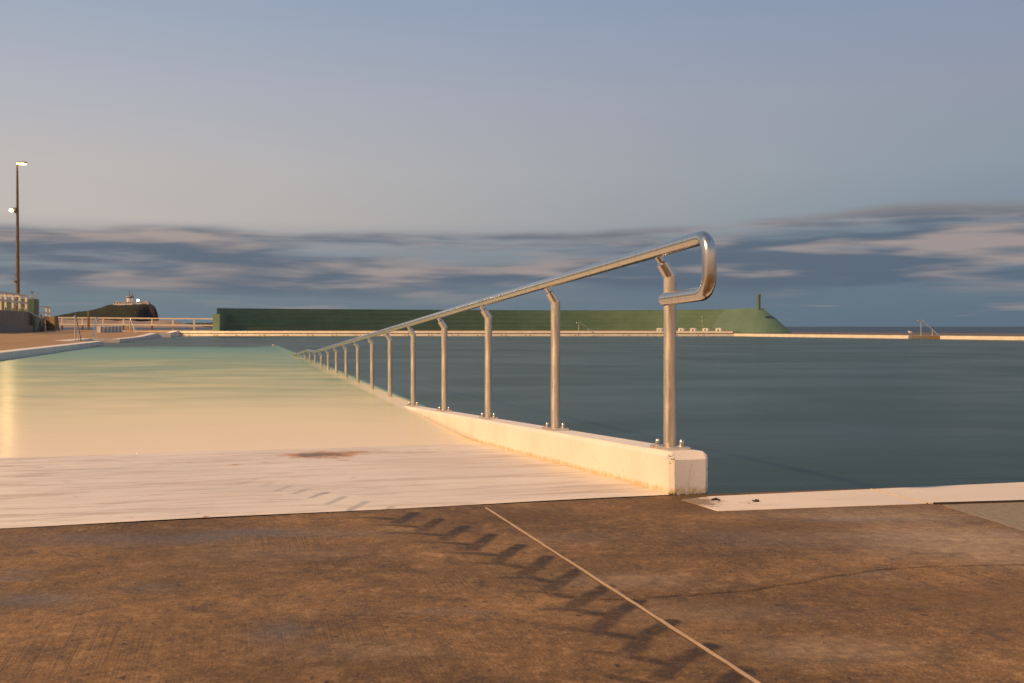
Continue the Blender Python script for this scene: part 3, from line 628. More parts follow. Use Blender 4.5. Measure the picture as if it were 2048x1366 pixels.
mb.sheet(rows); mb.build('beach', M_SAND, kind='structure', loc=(0,0,0), smooth='all', recalc=False)
# headland
hp = [(60,640),(100,634),(125,629),(140,626.5),(160,623.2),(178,621),(190,618.3),(203,616),(212,612.3),(222,610.6),(240,610.2),(265,609.3),(285,608.4),(297,607.6),(303,608.9),(308,612.5),(312,619),(314,626),(316,633),(317.5,645),(322,656)]
rows = []; HY = 2260
for j in range(44):
    tj = j/43; row = []
    for i in range(230):
        px = 50 + 275*i/229; Zt = (HZ - prof(px, hp))*HY/F + CH
        cl = float(smooth(np.array(px), 268, 300)); wdt = 170*(1-cl) + 42*cl
        dy = -180 + 300*tj
        f_ = float(smooth(np.array(dy), -wdt, -6)) if dy < 0 else 1.0
        f_ = f_**(.75 if cl < .5 else .55)
        nse = fbm(px*1.02, dy, .03, 5, 4.0)
        z = -1.5 + f_*(Zt+1.5) + nse*(2.4 if dy < -8 else .5)*min(1, f_*2)
        if cl > .3: z += 1.3*math.sin(z*.9)*cl*(1-f_)
        row.append(Vector(((px-1024)*(HY+dy)/F + nse*1.0, HY+dy, z)))
    rows.append(row)
mb = MB(); mb.sheet(rows); head = mb.build('headland', M_SCRUB, kind='structure', loc=(0,0,0), smooth='all', recalc=False)
head.data.materials.append(M_ROCK)
for pl in head.data.polygons:
    c = pl.center; px = c.x*F/c.y + 1024
    if (px > 272 + 12*fbm(c.x, c.z*3, .05, 3) and c.y < HY - 2 and (653.4-(c.z)*F/HY) > 610) or px > 305: pl.material_index = 1
    elif c.z < 12 + 5*fbm(c.x, 1, .03, 3) and px > 185: pl.material_index = 1
# far hills and the dark breakwater beside the dunes
mb = MB(); pts = [(330,646.5),(352,644),(362,641.5),(372,640.5),(381,642.5),(390,643.2),(402,642.3),(415,644),(440,645.5),(470,650),(500,654)]
HF = 9000; rows = []
for dyk, zf in ((0,0),(600,.6),(1500,1.0),(2500,.2)):
    rows.append([Vector(((px-1024)*HF/F, HF+dyk, -1 + zf*((HZ-py)*(HF+1500)/F+1))) for px, py in pts])
mb.sheet(rows); mb.build('hills', M_HILL, kind='structure', loc=(0,0,0), smooth='all')
mb = MB(); BY = 2900; rows = [[], [], []]
for i in range(60):
    px = 362 + 110*i/59; top_ = (HZ - (645.6 + 1.2*random.random() + max(0, (372-px)*.4)))*BY/F + CH
    for r_, (dy, z) in enumerate(((-14,-1.2),(0,top_),(16,-1.2))): rows[r_].append(Vector(((px-1024)*BY/F, BY+dy, z)))
mb.sheet(rows); mb.build('breakwater', M_BREAK, loc=None, label='low dark rock breakwater behind the right end of the beach dunes', cat='breakwater')
# buildings on the headland
KX = (HY-12)/F
def HX(px): return (px-1024)*KX
def HZt(py): return (HZ-py)*KX + CH
def house(x0, x1, wt, wb, rt, depth, wins, label, hip=.35):
    yc = HY-12; o = empty('house', (HX((x0+x1)/2), yc, HZt(wb)), label, 'house', 'houses on the headland')
    a_, c_, zt, zb = HX(x0), HX(x1), HZt(wt), HZt(wb)
    MB().box(((a_+c_)/2, yc+depth/2, (zt+zb-6)/2), (c_-a_, depth, zt-zb+6)).build('wall', M_HWALL, o)
    ov = .8; w = c_-a_; r0, r1 = a_+w*hip, c_-w*hip; zr = HZt(rt)
    MB().add([(a_-ov,yc-ov,zt),(c_+ov,yc-ov,zt),(c_+ov,yc+depth+ov,zt),(a_-ov,yc+depth+ov,zt),(r0,yc+depth/2,zr),(r1,yc+depth/2,zr)], [(0,1,5,4),(1,2,5),(2,3,4,5),(3,0,4),(3,2,1,0)]).build('roof', M_HROOF, o)
    for wx in wins: MB().box((HX(wx), yc-.05, zb+(zt-zb)*.62), (1.7,.2,1.5)).build('window', M_HWIN, o)
house(226.5, 239, 605.0, 609.8, 602.2, 12, (229, 235), 'leftmost white house with hipped grey roof on the headland top')
house(238.6, 252.5, 605.2, 608.2, 602.8, 10, (241.5, 246, 250), 'long low white house between the leftmost house and the round tower')
house(253.5, 264.8, 604.8, 608.6, 601.0, 11, (256.5, 261), 'white house with pyramid roof in front of the round signal tower', .45)
house(273, 283.4, 604.9, 606.8, 602.6, 10, (276,), 'low house with pale roof just below the lit lighthouse')
house(283.2, 297, 605.6, 607.0, 601.8, 12, (291,), 'rightmost house on the headland with dark veranda and grey roof', .3)
yc = HY+8; KT = yc/F; tx = lambda px: (px-1024)*KT
tz = lambda py: (HZ-py)*KT + CH
o = empty('signal_tower', (tx(259.7), yc, tz(607)), 'round white signal tower with dark window band and tall mast on the headland', 'tower')
MB().lathe((tx(259.7),yc,0), [(6.6,tz(612)),(6.5,tz(595.8))], 24).build('tower_body', M_HWALL, o, smooth=True)
MB().lathe((tx(259.7),yc,0), [(6.7,tz(595.9)),(6.7,tz(593.6))], 24).build('window_band', M_HWIN, o, smooth=True)
MB().lathe((tx(259.7),yc,0), [(7.2,tz(593.7)),(7.3,tz(592.4))], 24).build('cornice', M_HWALL, o, smooth=True)
MB().lathe((tx(259.7),yc,0), [(7.0,tz(592.5)),(7.0,tz(591.6))], 24).build('gallery', M_POLE, o)
MB().tube([(tx(259.2),yc,tz(592.4)),(tx(259.2),yc,tz(581.6))], .55, 8).build('mast', M_RUST, o)
MB().tube([(tx(264.6),yc,tz(592.4)),(tx(264.6),yc,tz(589.5)),(tx(264.6),yc,tz(589)),(tx(264.6),yc,tz(586.9))], [.25,.25,1.2,1.1], 8).build('radar', M_POLE, o)
MB().box((tx(266.6),yc-2,tz(594.4)), (2.2,4,3.4)).build('balcony', M_POLE, o)
o = empty('lighthouse', (tx(275.8), yc, tz(606)), 'small white lighthouse with its lamp shining on the headland', 'lighthouse')
MB().lathe((tx(275.8),yc,0), [(3.3,tz(608)),(3.0,tz(602.4))], 18).build('tower_body', M_HWALL, o, smooth=True)
MB().lathe((tx(276.0),yc,0), [(2.2,tz(602.3)),(2.9,tz(601)),(2.2,tz(599.2))], 14).build('lantern', M_BEAM, o, smooth=True)
MB().lathe((tx(275.8),yc,0), [(3.0,tz(599.3)),(2.2,tz(598)),(.5,tz(597)),(.25,tz(595.6))], 18).build('dome', M_HWALL, o, smooth=True)
# ================================================================== GREEN BLEACHER WALL
plan = [(428,84.6),(520,86.6),(600,88.2),(680,90.0),(760,91.5),(880,93.6),(1000,95.0),(1140,95.8),(1280,95.2),(1340,94.0),(1404,91.8),(1450,89.6),(1490,87.4),(1525,85.4)]
pl = np.array(plan); xx = np.linspace(433, 1480, 56)
# smooth the distances along the curve
cf = np.polyfit(pl[:,0]/1000, pl[:,1], 4); yy = np.polyval(cf, xx/1000)
curve = [Vector(((px-1024)/F*Y, Y, 0)) for px, Y in zip(xx, yy)]
def offs(i, dist):
    a_, c_ = curve[max(i-1,0)], curve[min(i+1,len(curve)-1)]; t = (c_-a_).normalized(); k = max(0.0, 1-i/14.0); n = (Vector((-t.y, t.x, 0))*(1-k) + R*k).normalized(); return curve[i] + n*dist
GW = empty('bleacher_wall', (0, 90, .2), 'long curved green stepped concrete wall behind the far side of the pool', 'wall')
Z0, RISE, TR = .20, .386, .42
k1 = int(np.searchsorted(xx, 1404))
for c in range(5):
    m_ = MB(); L = []
    for i in range(k1+1):
        f_, bk = offs(i, TR*c), offs(i, 3.0); z1 = Z0+RISE*(c+1); z0 = Z0+RISE*c - (.3 if c == 0 else .02)
        lip = offs(i, TR*c-.012)
        L.append([Vector((bk.x,bk.y,z0)), Vector((f_.x,f_.y,z0)), Vector((f_.x,f_.y,z1-.05)), Vector((lip.x,lip.y,z1-.045)), Vector((lip.x,lip.y,z1)), Vector((bk.x,bk.y,z1-.001*c))])
    m_.sheet(L); n = 6
    m_.f += [tuple(range(n)), tuple(len(L)*n - n + q for q in reversed(range(n)))]
    m_.build('wall_course', M_GREEN, GW)
m_ = MB(); L = []
ztop = Z0+RISE*5
for i in range(k1, len(curve)):
    tt = (i-k1)/(len(curve)-1-k1); f_, tp, bk = offs(i, -.1*tt), offs(i, TR*4), offs(i, 3.0)
    z1 = ztop + .05*tt
    L.append([Vector((bk.x,bk.y,-.1)), Vector((f_.x,f_.y,-.1)), Vector((f_.x,f_.y,Z0+(RISE*.85)*(1-tt))), Vector(((f_.x+tp.x)/2,(f_.y+tp.y)/2,(z1+Z0+RISE*.85*(1-tt))/2+.03+.05*tt)), Vector((tp.x,tp.y,z1)), Vector((bk.x,bk.y,z1))])
last = L[-1]; cen = offs(len(curve)-1, TR*4+.4); tl = (curve[-1]-curve[-2]).normalized(); nl = Vector((tl.y,-tl.x,0))   # nl points at the pool
for q in range(1, 15):
    a_ = math.pi*q/14; dr = nl*math.cos(a_) + tl*math.sin(a_); rad = 2.0 + .95*math.sin(a_)**1.2; rt = .3
    f_ = cen + dr*rad; tp = cen + dr*rt; zt = ztop+.05
    L.append([Vector((cen.x,cen.y,-.1)), Vector((f_.x,f_.y,-.1)), Vector((f_.x,f_.y,.10)), Vector(((f_.x+tp.x)/2,(f_.y+tp.y)/2,(zt+.1)/2+.08)), Vector((tp.x,tp.y,zt)), Vector((cen.x,cen.y,zt))])
m_.sheet(L); m_.build('smooth_end', M_GREEN, GW, smooth=True)
p0 = D(433, 662, 83.6)
MB().box((p0.x, 85.0, .72), (.56, 3.0, 1.79)).build('end_pier', M_GREEN, GW, bevel=.01)
pp = D(1518.5, 617, 87.2)
m_ = MB(); m_.lathe((pp.x, pp.y+.2, 0), [(.15,2.0),(.15,3.14),(.165,3.15),(.165,3.28),(.13,3.32)], 16)
m_.build('vent_pipe', M_GREEN, GW, smooth=True)
# cracks patched in pale filler on the smooth end
def filler(pts, w):
    m_ = MB(); 
    for a_, c_ in zip(pts[:-1], pts[1:]): m_.tube([a_, c_], w, 5)
    m_.build('patched_crack', plain('pale_filler', (.42,.40,.32), (.55,.50,.40), 3, .8), GW)
cx = D(1404.3, 640, 91.6)
filler([D(1404.3,632,91.9+TR*2.9), D(1404.6,640,91.9+TR*2), D(1404.2,648,91.9+TR*1.2), D(1404.0,656,91.9+TR*.4)], .022)
# ================================================================== HANDRAIL
HR = empty('handrail', UV(.173,.075,.144), 'long stainless steel handrail on the white kerb, running down the ramp into the water', 'handrail')
U0, DU, RV, RH = .173, 1.435, .016, .738
def kt(u_): return KH - ramp_drop(u_) - .002
def fillet(pts, rad, seg=8):
    out = [pts[0]]
    for a_, p_, c_ in zip(pts[:-2], pts[1:-1], pts[2:]):
        d0, d1 = (a_-p_).normalized(), (c_-p_).normalized(); ang = d0.angle(d1); tl_ = rad/math.tan(ang/2); tl_ = min(tl_, (a_-p_).length*.49, (c_-p_).length*.49); rr = tl_*math.tan(ang/2)
        s_, e_ = p_+d0*tl_, p_+d1*tl_; cc = p_ + (d0+d1).normalized()*(rr/math.sin(ang/2))
        for i in range(seg+1):
            w0 = (s_-cc).normalized().slerp((e_-cc).normalized(), i/seg) if (s_-cc).angle(e_-cc) > 1e-4 else (s_-cc).normalized()
            out.append(cc + w0*rr)
    out.append(pts[-1]); return out
def rz(u_): return kt(u_) + RH
path = [UV(.085, RV, .700), UV(-.285, RV, .712), UV(-.285, RV, rz(-.285)+.002), UV(U1-.2, RV, rz(U1-.2)), UV(U2+.2, RV, rz(U2+.2)-.0), UV(25, RV, rz(25))]
MB().tube(fillet(path, .062), .0242, 24).build('rail', M_RAIL, HR, smooth=True)
def make_post():
    u_ = U0; z = kt(u_); base = UV(u_, .075, z); tpz = z + .652
    o = MB().tube([base+Vector((0,0,.012)), UV(u_,.075,z+.014), UV(u_,.075,tpz)], .0238, 24).build('post', M_POST, HR, loc=base, smooth=True)
    top = UV(u_,.075,tpz); rl = UV(u_, RV, rz(u_)); dirv = (rl-top).normalized(); L = (rl-top).length
    MB().tube([top-dirv*.004-Vector((0,0,.004)), top+dirv*(L*.52), top+dirv*(L*.56), top+dirv*(L*.60), top+dirv*(L-.012)], [.0238,.0238,.019,.0135,.0135], 20).build('bracket', M_RAIL, o, smooth=True)
    MB().lathe(top, [(.0236,-.008),(.0242,.0),(.0225,.008),(.015,.016)], 20).build('collar', M_RAIL, o, smooth=True)
    ang = Vector((R.x, R.y, -SL)).normalized()
    MB().box(base+Vector((0,0,.006)), (.086,.185,.016), P, ang, P.cross(ang)).build('base_plate', M_POST, o, bevel=.0015)
    MB().lathe(base+Vector((0,0,.009)), [(.030,0),(.0285,.004),(.0238,.008)], 20).build('weld', M_RUST, o, smooth=True)
    for du, dv in ((-.048,.026),(.052,-.027)):
        c = base + R*du + P*dv + Vector((0,0,.009-du*SL))
        bo = MB().lathe(c, [(.0125,0),(.0125,.011),(.010,.013),(.0105,.020),(.008,.028),(.003,.032)], 12).build('bolt', M_RAIL, o, smooth=True)
        MB().lathe(c, [(.0185,0),(.0180,.0035),(.0128,.0045)], 12).build('washer', M_RUSTBOLT, bo)
    return o
post0 = make_post()
for n_ in range(1, 17):
    u_ = U0 + DU*n_
    copy_tree(post0, HR, Vector(UV(u_,.075,kt(u_)) - UV(U0,.075,kt(U0))))
# ================================================================== THINGS ROUND THE POOL
def step_rail(name_label, pts, r, shorts, cat='handrail', group=None, mat=None):
    o = empty('step_handrail', pts[1] if False else Vector((pts[0].x, pts[0].y, min(p.z for p in pts))), name_label, cat, group)
    MB().tube(fillet(pts, .10, 6), r, 10).build('rail', mat or M_RAIL, o, smooth=True)
    for a_, c_ in shorts: MB().tube([a_, c_], r, 10).build('post', mat or M_POST, o, smooth=True)
    return o
Y1 = 43.0
step_rail('near left pool stair rail of bright steel at the recess in the white coping', [D(149,639,Y1-.3), D(147,634,Y1-.3), D(151,630.8,Y1), D(162,681.5,Y1+.8)], .024, [(D(150.3,632,Y1),D(150.3,683,Y1)), (D(156.8,661,Y1+.4),D(156.8,683.5,Y1+.4))], group='stair rails at the left recess')
Y2 = 51.0
step_rail('second left pool stair rail leaning back towards the recess, beside the white blocks', [D(195,642,Y2), D(196,637,Y2), D(192.5,633.8,Y2), D(184.6,681.5,Y2-2.5)], .025, [(D(193.3,635,Y2),D(193.3,677.5,Y2)), (D(187.6,664,Y2-1.5),D(187.6,682,Y2-2))], group='stair rails at the left recess')
Y3 = 72.0
step_rail('pair of thin steel ladder rails in front of the white fence by the white blocks', [D(258.8,640,Y3), D(260.5,637.6,Y3), D(272.8,668,Y3-.5)], .032, [(D(260.5,638,Y3),D(260.5,669,Y3)), (D(264.4,646,Y3),D(264.4,669,Y3)), (D(268.2,656,Y3),D(268.2,669,Y3))])
Y4 = 80.6
step_rail('thin steel stair rail in front of the green wall on the far pool edge', [D(1153.6,648.5,Y4), D(1152.4,646,Y4), D(1153.8,644.6,Y4), D(1160,644.6,Y4), D(1192,668.5,Y4-.6)], .022, [(D(1157.6,645,Y4),D(1157.6,664.5,Y4)), (D(1176.6,657,Y4-.3),D(1176.6,667.5,Y4-.3))])
Y5 = 63.9
step_rail('steel stair rail at the right pool edge against the open sea', [D(1838.6,645.3,Y5), D(1836,644.6,Y5), D(1835.4,640.3,Y5), D(1844,640.3,Y5), D(1886.5,679,Y5-1.6)], .026, [(D(1842,641,Y5+.2),D(1842,671.3,Y5+.2)), (D(1864.6,660,Y5-.8),D(1864.6,679,Y5-.8))])
# numbered starting blocks on the far edge
def digit(txt, parent, loc, rotz, size):
    cu = bpy.data.curves.new('number', 'FONT'); cu.body = txt; cu.size = size; cu.align_x = 'CENTER'; cu.align_y = 'CENTER'; cu.extrude = .006; cu.offset = .004
    cu.materials.append(M_INK); tmp_ = bpy.data.objects.new('number_text', cu); COL.objects.link(tmp_); bpy.context.view_layer.update()
    me = bpy.data.meshes.new_from_object(tmp_.evaluated_get(bpy.context.evaluated_depsgraph_get())); bpy.data.objects.remove(tmp_); bpy.data.curves.remove(cu)
    o = bpy.data.objects.new('number', me); COL.objects.link(o); o.parent = parent
    o.location = Vector(loc) - WORLD_LOC[parent.name]; o.rotation_euler = (math.radians(90), 0, rotz); return o
names = {1:'leftmost',2:'second',3:'third',4:'fourth',5:'fifth',6:'rightmost'}
for k_, px in ((1,1313),(2,1334.5),(3,1356.4),(4,1380),(5,1404.8),(6,1431)):
    Yb = 81.25; p = D(px, 666.0, Yb); p.z = max(p.z, .106); w = .36+.008*k_; dpt = .62; z0 = p.z
    a_ = math.radians(22); ex = Vector((math.cos(a_)*-0+1,0,0)); fx = Vector((.985,-.17,0)); sx = Vector((.42,.90,0))
    o = empty('starting_block', (p.x+w*.8, Yb+.3, z0), 'white starting block painted with the number ' + {1:'one, leftmost on the far edge',2:'two, behind the nearest handrail post',3:'three, right of the nearest handrail post',4:'four, between three and five',5:'five, second from the right',6:'six, rightmost on the far edge'}[k_], 'starting block', 'numbered starting blocks')
    h0, h1 = .375, .36; q = [p, p+fx*w, p+fx*w+sx*dpt, p+sx*dpt]; qt = [p+sx*.02, p+fx*w+sx*.02-fx*.0, p+fx*(w-.03)+sx*dpt, p+sx*dpt]
    MB().hexa([Vector((x.x,x.y,z0)) for x in q] + [Vector((x.x,x.y,z0+h)) for x, h in zip(qt, (h0,h0,h1+.02,h1+.02))]).build('block_body', M_BLOCK, o, bevel=.01)
    fn = Vector((-.17,-.985,0)); c = p + fx*w*.5 + fn*.012 + Vector((0,0,.20)); digit(str(k_), o, c, math.atan2(fx.y, fx.x), .27)
# six white blocks stored in a row on the left deck
for k_, (x0, x1) in enumerate(((194.2,201.2),(204,209.6),(211.6,217.2),(219,224.2),(226,231.2),(233,238.2))):
    Yb = 72 + k_*.5; a_, c_ = D(x0, 668.2, Yb), D(x1, 668.2, Yb); z0 = zdeck(a_); ht = (668.0-654.8)*Yb/F
    lab = ['first white block, nearest the steel stair rail', 'second white block from the stair rail', 'third white block from the stair rail, left of the middle', 'fourth white block from the stair rail, right of the middle', 'fifth white block from the stair rail', 'last white block, at the ladder end'][k_] + ', row on the left deck'
    o = empty('starting_block', ((a_.x+c_.x)/2, Yb, z0), lab, 'starting block', 'row of white blocks on the left deck')
    w = c_.x-a_.x; b4 = [Vector((a_.x,Yb,0)), Vector((c_.x,Yb,0)), Vector((c_.x+.07,Yb+.45,0)), Vector((a_.x+.07,Yb+.45,0))]
    MB().hexa([Vector((x.x,x.y,z0)) for x in b4] + [Vector((x.x,x.y,z0+ht-(.02 if i > 1 else 0))) for i, x in enumerate(b4)]).build('block_body', M_BLOCK, o, bevel=.01)
    MB().box((c_.x+.055, Yb+.10, z0+ht*.5), (.05,.06,ht*.86)).build('side_plate', plain('grey_block_side', (.30,.32,.34), (.36,.38,.40), 5, .7), o)
# ---- white promenade fence
FN = empty('promenade_fence', D(260,660,102), 'long white two rail fence along the promenade in front of the beach', 'fence')
fp = [(117,634.9),(124.2,635.2),(165,635.5),(206.2,635.8),(247,636.1),(260.5,636.2),(304,636.6),(346.3,637),(388.4,637.2),(428,637.5)]
FY = 102
for i, (px, py) in enumerate(fp[1:-1]):
    a_ = D(px, py, FY); MB().box((a_.x, FY, (a_.z+.02+.26)/2+.02), (.125,.12,a_.z-.24)).build('post', M_FENCE, FN, bevel=.01)
    if i in (0,1,3,5) : 
        MB().box((a_.x, FY-.002, .50), (.135,.13,.44)).build('rust_sleeve', M_RUST, FN)
    elif i == 6: MB().box((a_.x, FY-.002, .48), (.07,.13,.30)).build('rust_sleeve', M_RUST, FN)
for (a0, b0), (a1, b1) in zip(fp[:-1], fp[1:]):
    p, q = D(a0, b0, FY-.02), D(a1, b1, FY-.02); MB().span(p, q, .14, .12, .05).build('top_rail', M_FENCE, FN)
    p, q = D(a0, b0+13.0, FY-.03), D(a1, b1+13.2, FY-.03); MB().span(p, q, .09, .115, .05).build('middle_rail', M_FENCE, FN)
p = D(177, 620.6, 101); MB().box((p.x, 101, (p.z+.28)/2), (.17,.17,p.z-.28)).build('marker_post', M_POLE, bevel=.02, label='plain brown square post standing in front of the white promenade fence', cat='post')
# boulder beyond the fence
m_ = MB(); c = D(256, 660, 106); L = []
for i in range(7):
    fi = math.pi/2*i/6
    L.append([Vector((c.x + .62*math.cos(fi)*math.cos(a)*(1+.2*mnoise.noise(Vector((math.cos(a)*2,math.sin(a)*2,i)))), c.y+.5*math.cos(fi)*math.sin(a), .25+.30*math.sin(fi)*(1+.25*mnoise.noise(Vector((a,i,1)))))) for a in [2*math.pi*j/14 for j in range(15)]])
m_.sheet(L); m_.build('boulder', M_STONE, smooth='all', label='low brown boulder seen through the fence beside the ladder rails', cat='rock')
# ---- terrace, stone pier, concrete walls and railings at the left
ter = MB(); ter.prism([(-60,74.2),(D(60,640,74).x,74.2),(D(82,640,90).x,90),(D(88,640,95.2).x,95.2),(D(112,640,100).x,100),(-60,100)], .2, 1.42); ter.build('terrace', M_CONC, kind='structure')
sp = empty('stone_pier', D(100,660,95), 'rough tan stone pier at the end of the terrace, left end of the white fence', 'wall')
b4 = [D(84,661,95), D(110.5,661,94.2), D(119.5,661,96.6), D(95,661,97.6)]; t4 = [D(84,633,95), D(108.8,633.5,94.35), D(116.3,634.5,96.5), D(95,634,97.5)]
m_ = MB(); NR, NC = 9, 12
def facef(b0, b1, t0, t1, seed, amp):
    L = []
    for i in range(NR+1):
        row = []
        for j in range(NC+1):
            p = b0.lerp(b1, j/NC).lerp(t0.lerp(t1, j/NC), i/NR); nn = (b1-b0).cross(Vector((0,0,1))).normalized()
            k_ = 0 if i in (0,) or j in (0,NC) else amp*mnoise.noise(Vector((j*.9,i*.9,seed)))
            row.append(p + nn*k_)
        L.append(row)
    m_.sheet(L)
facef(b4[0], b4[1], t4[0], t4[1], 1, .10); facef(b4[1], b4[2], t4[1], t4[2], 2, .03); facef(b4[2], b4[3], t4[2], t4[3], 3, .03); facef(b4[3], b4[0], t4[3], t4[0], 3, .03)
m_.add([t4[0],t4[1],t4[2],t4[3]], [(0,1,2,3)]); m_.build('stone_block', M_STONE, sp, recalc=True)
CW = empty('terrace_wall', D(20,664,64), 'grey board marked concrete retaining wall with a low plinth, left of the stairs', 'wall')
def panel(px0, px1, yt0, yt1, yb0, yb1, Ya, Yb, th, name, mat):
    a_, c_ = D(px0, yt0, Ya), D(px1, yt1, Yb); ab, cb = D(px0, yb0, Ya), D(px1, yb1, Yb); t = Vector((c_.x-a_.x, c_.y-a_.y, 0)).normalized(); n = Vector((-t.y,t.x,0))*th
    return MB().hexa([ab, cb, cb+n, ab+n, a_, c_, c_+n, a_+n]).build(name, mat, CW, bevel=.012)
def YW(px): return 63 + 9*px/58
for a_, c_ in ((-40,-8),(-7.9,27),(27.2,59.5)):
    panel(a_, c_, 620+a_*.052, 620+c_*.052, 652, 652, YW(a_)+.5, YW(c_)+.5, .35, 'wall_panel', M_CONC)
for a_, c_ in ((-40,9.8),(10,39),(39.2,70)):
    panel(a_, c_, 651, 651, 664.9-a_*.028, 664.9-c_*.028, YW(a_)-.4, YW(c_)-.4, .88, 'plinth_block', M_CONC)
# steps and small green wing wall
ST = empty('stairs', D(80,662,76), 'short flight of grey concrete steps between the plinth and the green wing wall', 'stairs')
for i in range(4):
    a_, c_ = D(60,662,74.6+i*.35), D(84.4,662,74.6+i*.35); z1 = .28+.17*(i+1)
    MB().hexa([Vector((x,y,z)) for z in (.15,z1) for x, y in ((a_.x,74.6+i*.35),(c_.x,74.6+i*.35),(D(84.4,662,78).x,78),(D(60,662,78).x,78))]).build('step', M_CONC, ST)
w0 = D(87, 662, 74.4); MB().box((w0.x, 74.5, .48), (.20,.24,.42)).build('wing_wall', M_TEAL, ST, bevel=.01)
# white railings
def railing(label, pts, hgt, Yf, posts, pw, group=None, midf=.45):
    o = empty('railing', D(pts[0][0], pts[0][1], Yf(pts[0][0])), label, 'railing', group)
    for (x0,y0),(x1,y1) in zip(pts[:-1], pts[1:]):
        a_, c_ = D(x0,y0,Yf(x0)), D(x1,y1,Yf(x1)); MB().span(a_, c_, .12, .11, .05).build('top_rail', M_FENCE, o)
        a_, c_ = a_-Vector((0,0,hgt*midf)), c_-Vector((0,0,hgt*midf)); MB().span(a_, c_, .07, .13, .05).build('middle_rail', M_FENCE, o)
    for px in posts:
        py = prof(px, pts); t_ = D(px, py, Yf(px)); MB().box((t_.x, t_.y, t_.z-hgt/2-.03), (pw,.10,hgt)).build('post', M_FENCE, o, bevel=.008)
        MB().box((t_.x, t_.y-.054, t_.z-hgt+.06), (pw*.5,.02,.16)).build('fixing_plate', M_RUST, o)
    return o
railing('front white timber railing on top of the grey concrete wall, under the lamp pole', [(-40,579),(0,584.2),(27,587.5),(54,591.8)], 1.05, lambda p: YW(p)+.55, (-16,-3,11.6,26,39.6,52.6), .135)
railing('rear white railing on the terrace, half hidden behind the front railing', [(-40,590.2),(0,591),(43,592.3)], 1.2, lambda p: 73.2, (-30,2.2,42.4), .10)
railing('short white railing above the stone pier, right of the green booth', [(76,612.6),(95,613.4),(102,616)], .98, lambda p: 94.6+ (p-76)*.06, (92.8,99.8), .13, midf=.55)
# green booth with panel joints
GB = empty('booth', D(40,650,73), 'dark green painted booth with a flat top behind the white railing', 'booth')
xj = [3, 15, 27, 39, 50.5, 61.6, 68.8]
for a_, c_ in zip(xj[:-1], xj[1:]):
    p, q = D(a_+.15, 597.6, 72.9), D(c_-.15, 597.6, 72.9); MB().hexa([Vector((x,y,z)) for z in (.3, p.z) for x, y in ((p.x,72.9),(q.x,72.9),(q.x,73.1),(p.x,73.1))]).build('front_panel', M_GREEN, GB, bevel=.006)
p, q = D(3, 597.6, 72.95), D(68.7, 597.6, 72.95); s_ = D(78, 599, 74.1)
MB().hexa([Vector((x,y,z)) for z in (.3, p.z-.01) for x, y in ((p.x,72.96),(q.x,72.96),(s_.x,74.1),(p.x,74.1))]).build('booth_body', M_TEAL, GB)
# steel stair handrail
SH = empty('stair_handrail', D(70,662,73.6), 'steel handrail sloping down the terrace steps past the green booth', 'handrail')
MB().tube([D(14,597.5,71.8), D(55,622,72.0), D(84,637.6,72.4), D(93,638,72.6)], .035, 10).build('rail', M_RAIL, SH, smooth=True)
for px, y0, y1 in ((30.2,607,652),(58.6,624,651),(63.4,627,652),(80,635,652),(88.2,638,663)):
    MB().box((D(px,y0,72.3).x, 72.45, (D(px,y0,72.3).z + D(px,y1,72.3).z)/2), (.05,.06,(y1-y0)*72.3/F)).build('post', M_POLE if px != 88.2 else M_POST, SH)
a_, c_ = D(84,637.9,72.2), D(93,637.9,72.2); MB().box(((a_.x+c_.x)/2, 72.25, a_.z), (c_.x-a_.x,.12,.06)).build('end_bar', M_RAIL, SH, bevel=.01)
p = D(81.5,640,94.6); MB().box((p.x, 94.6, 1.0), (.14,.14,1.45)).build('gate_post', M_POLE, label='square brown post between the green booth and the stone pier', cat='post')
# person behind the booth: grey clothed, arm raised with a phone, only the head and shoulders show
def skin_mesh(name, verts, edges, radii, mat, parent=None, root=0, loc=(0,0,0), sub=1):
    me = bpy.data.meshes.new(name); me.from_pydata([Vector(v) for v in verts], edges, []); o = bpy.data.objects.new(name, me); link(o, parent, loc)
    md = o.modifiers.new('skin', 'SKIN'); md.use_smooth_shade = True
    for i, r in enumerate(radii):
        sv = me.skin_vertices[0].data[i]; sv.radius = (r, r) if not isinstance(r, tuple) else r; sv.use_root = (i == root)
    s_ = o.modifiers.new('sub', 'SUBSURF'); s_.levels = sub; s_.render_levels = sub
    me.materials.append(mat); return o
def ghost(name, c):                      # a figure that moved during the long exposure is only half recorded
    m, b = material(name); p, o = finish(b, c, .8); p.inputs['Alpha'].default_value = .30; return m
M_PCL = ghost('pale_grey_clothing', (.42,.40,.40)); M_PHAIR = ghost('dark_hair', (.06,.05,.05))
pc = D(64.5, 597, 74.9); pz = 1.42
PE = empty('person', (pc.x, 74.9, pz), 'faint person in pale grey clothing holding up a phone behind the green booth', 'person')
hv = [(0,0,.90),(0,0,1.12),(0,0,1.34),(0,-.01,1.44),(0,-.03,1.56),(0,-.03,1.64),(-.19,0,1.36),(-.21,-.08,1.12),(-.05,-.26,1.12),(.19,0,1.36),(.31,-.06,1.16),(.40,-.08,1.40),(.41,-.09,1.49),(-.10,0,.86),(-.11,.02,.48),(-.11,.03,.06),(-.11,-.12,.03),(.10,0,.86),(.11,.02,.48),(.11,.03,.06),(.11,-.12,.03)]
he = [(0,1),(1,2),(2,3),(3,4),(4,5),(2,6),(6,7),(7,8),(2,9),(9,10),(10,11),(11,12),(0,13),(13,14),(14,15),(15,16),(0,17),(17,18),(18,19),(19,20)]
hr = [.15,.14,.13,.06,.095,.085,.075,.055,.035,.075,.055,.038,.03,.10,.07,.045,.035,.10,.07,.045,.035]
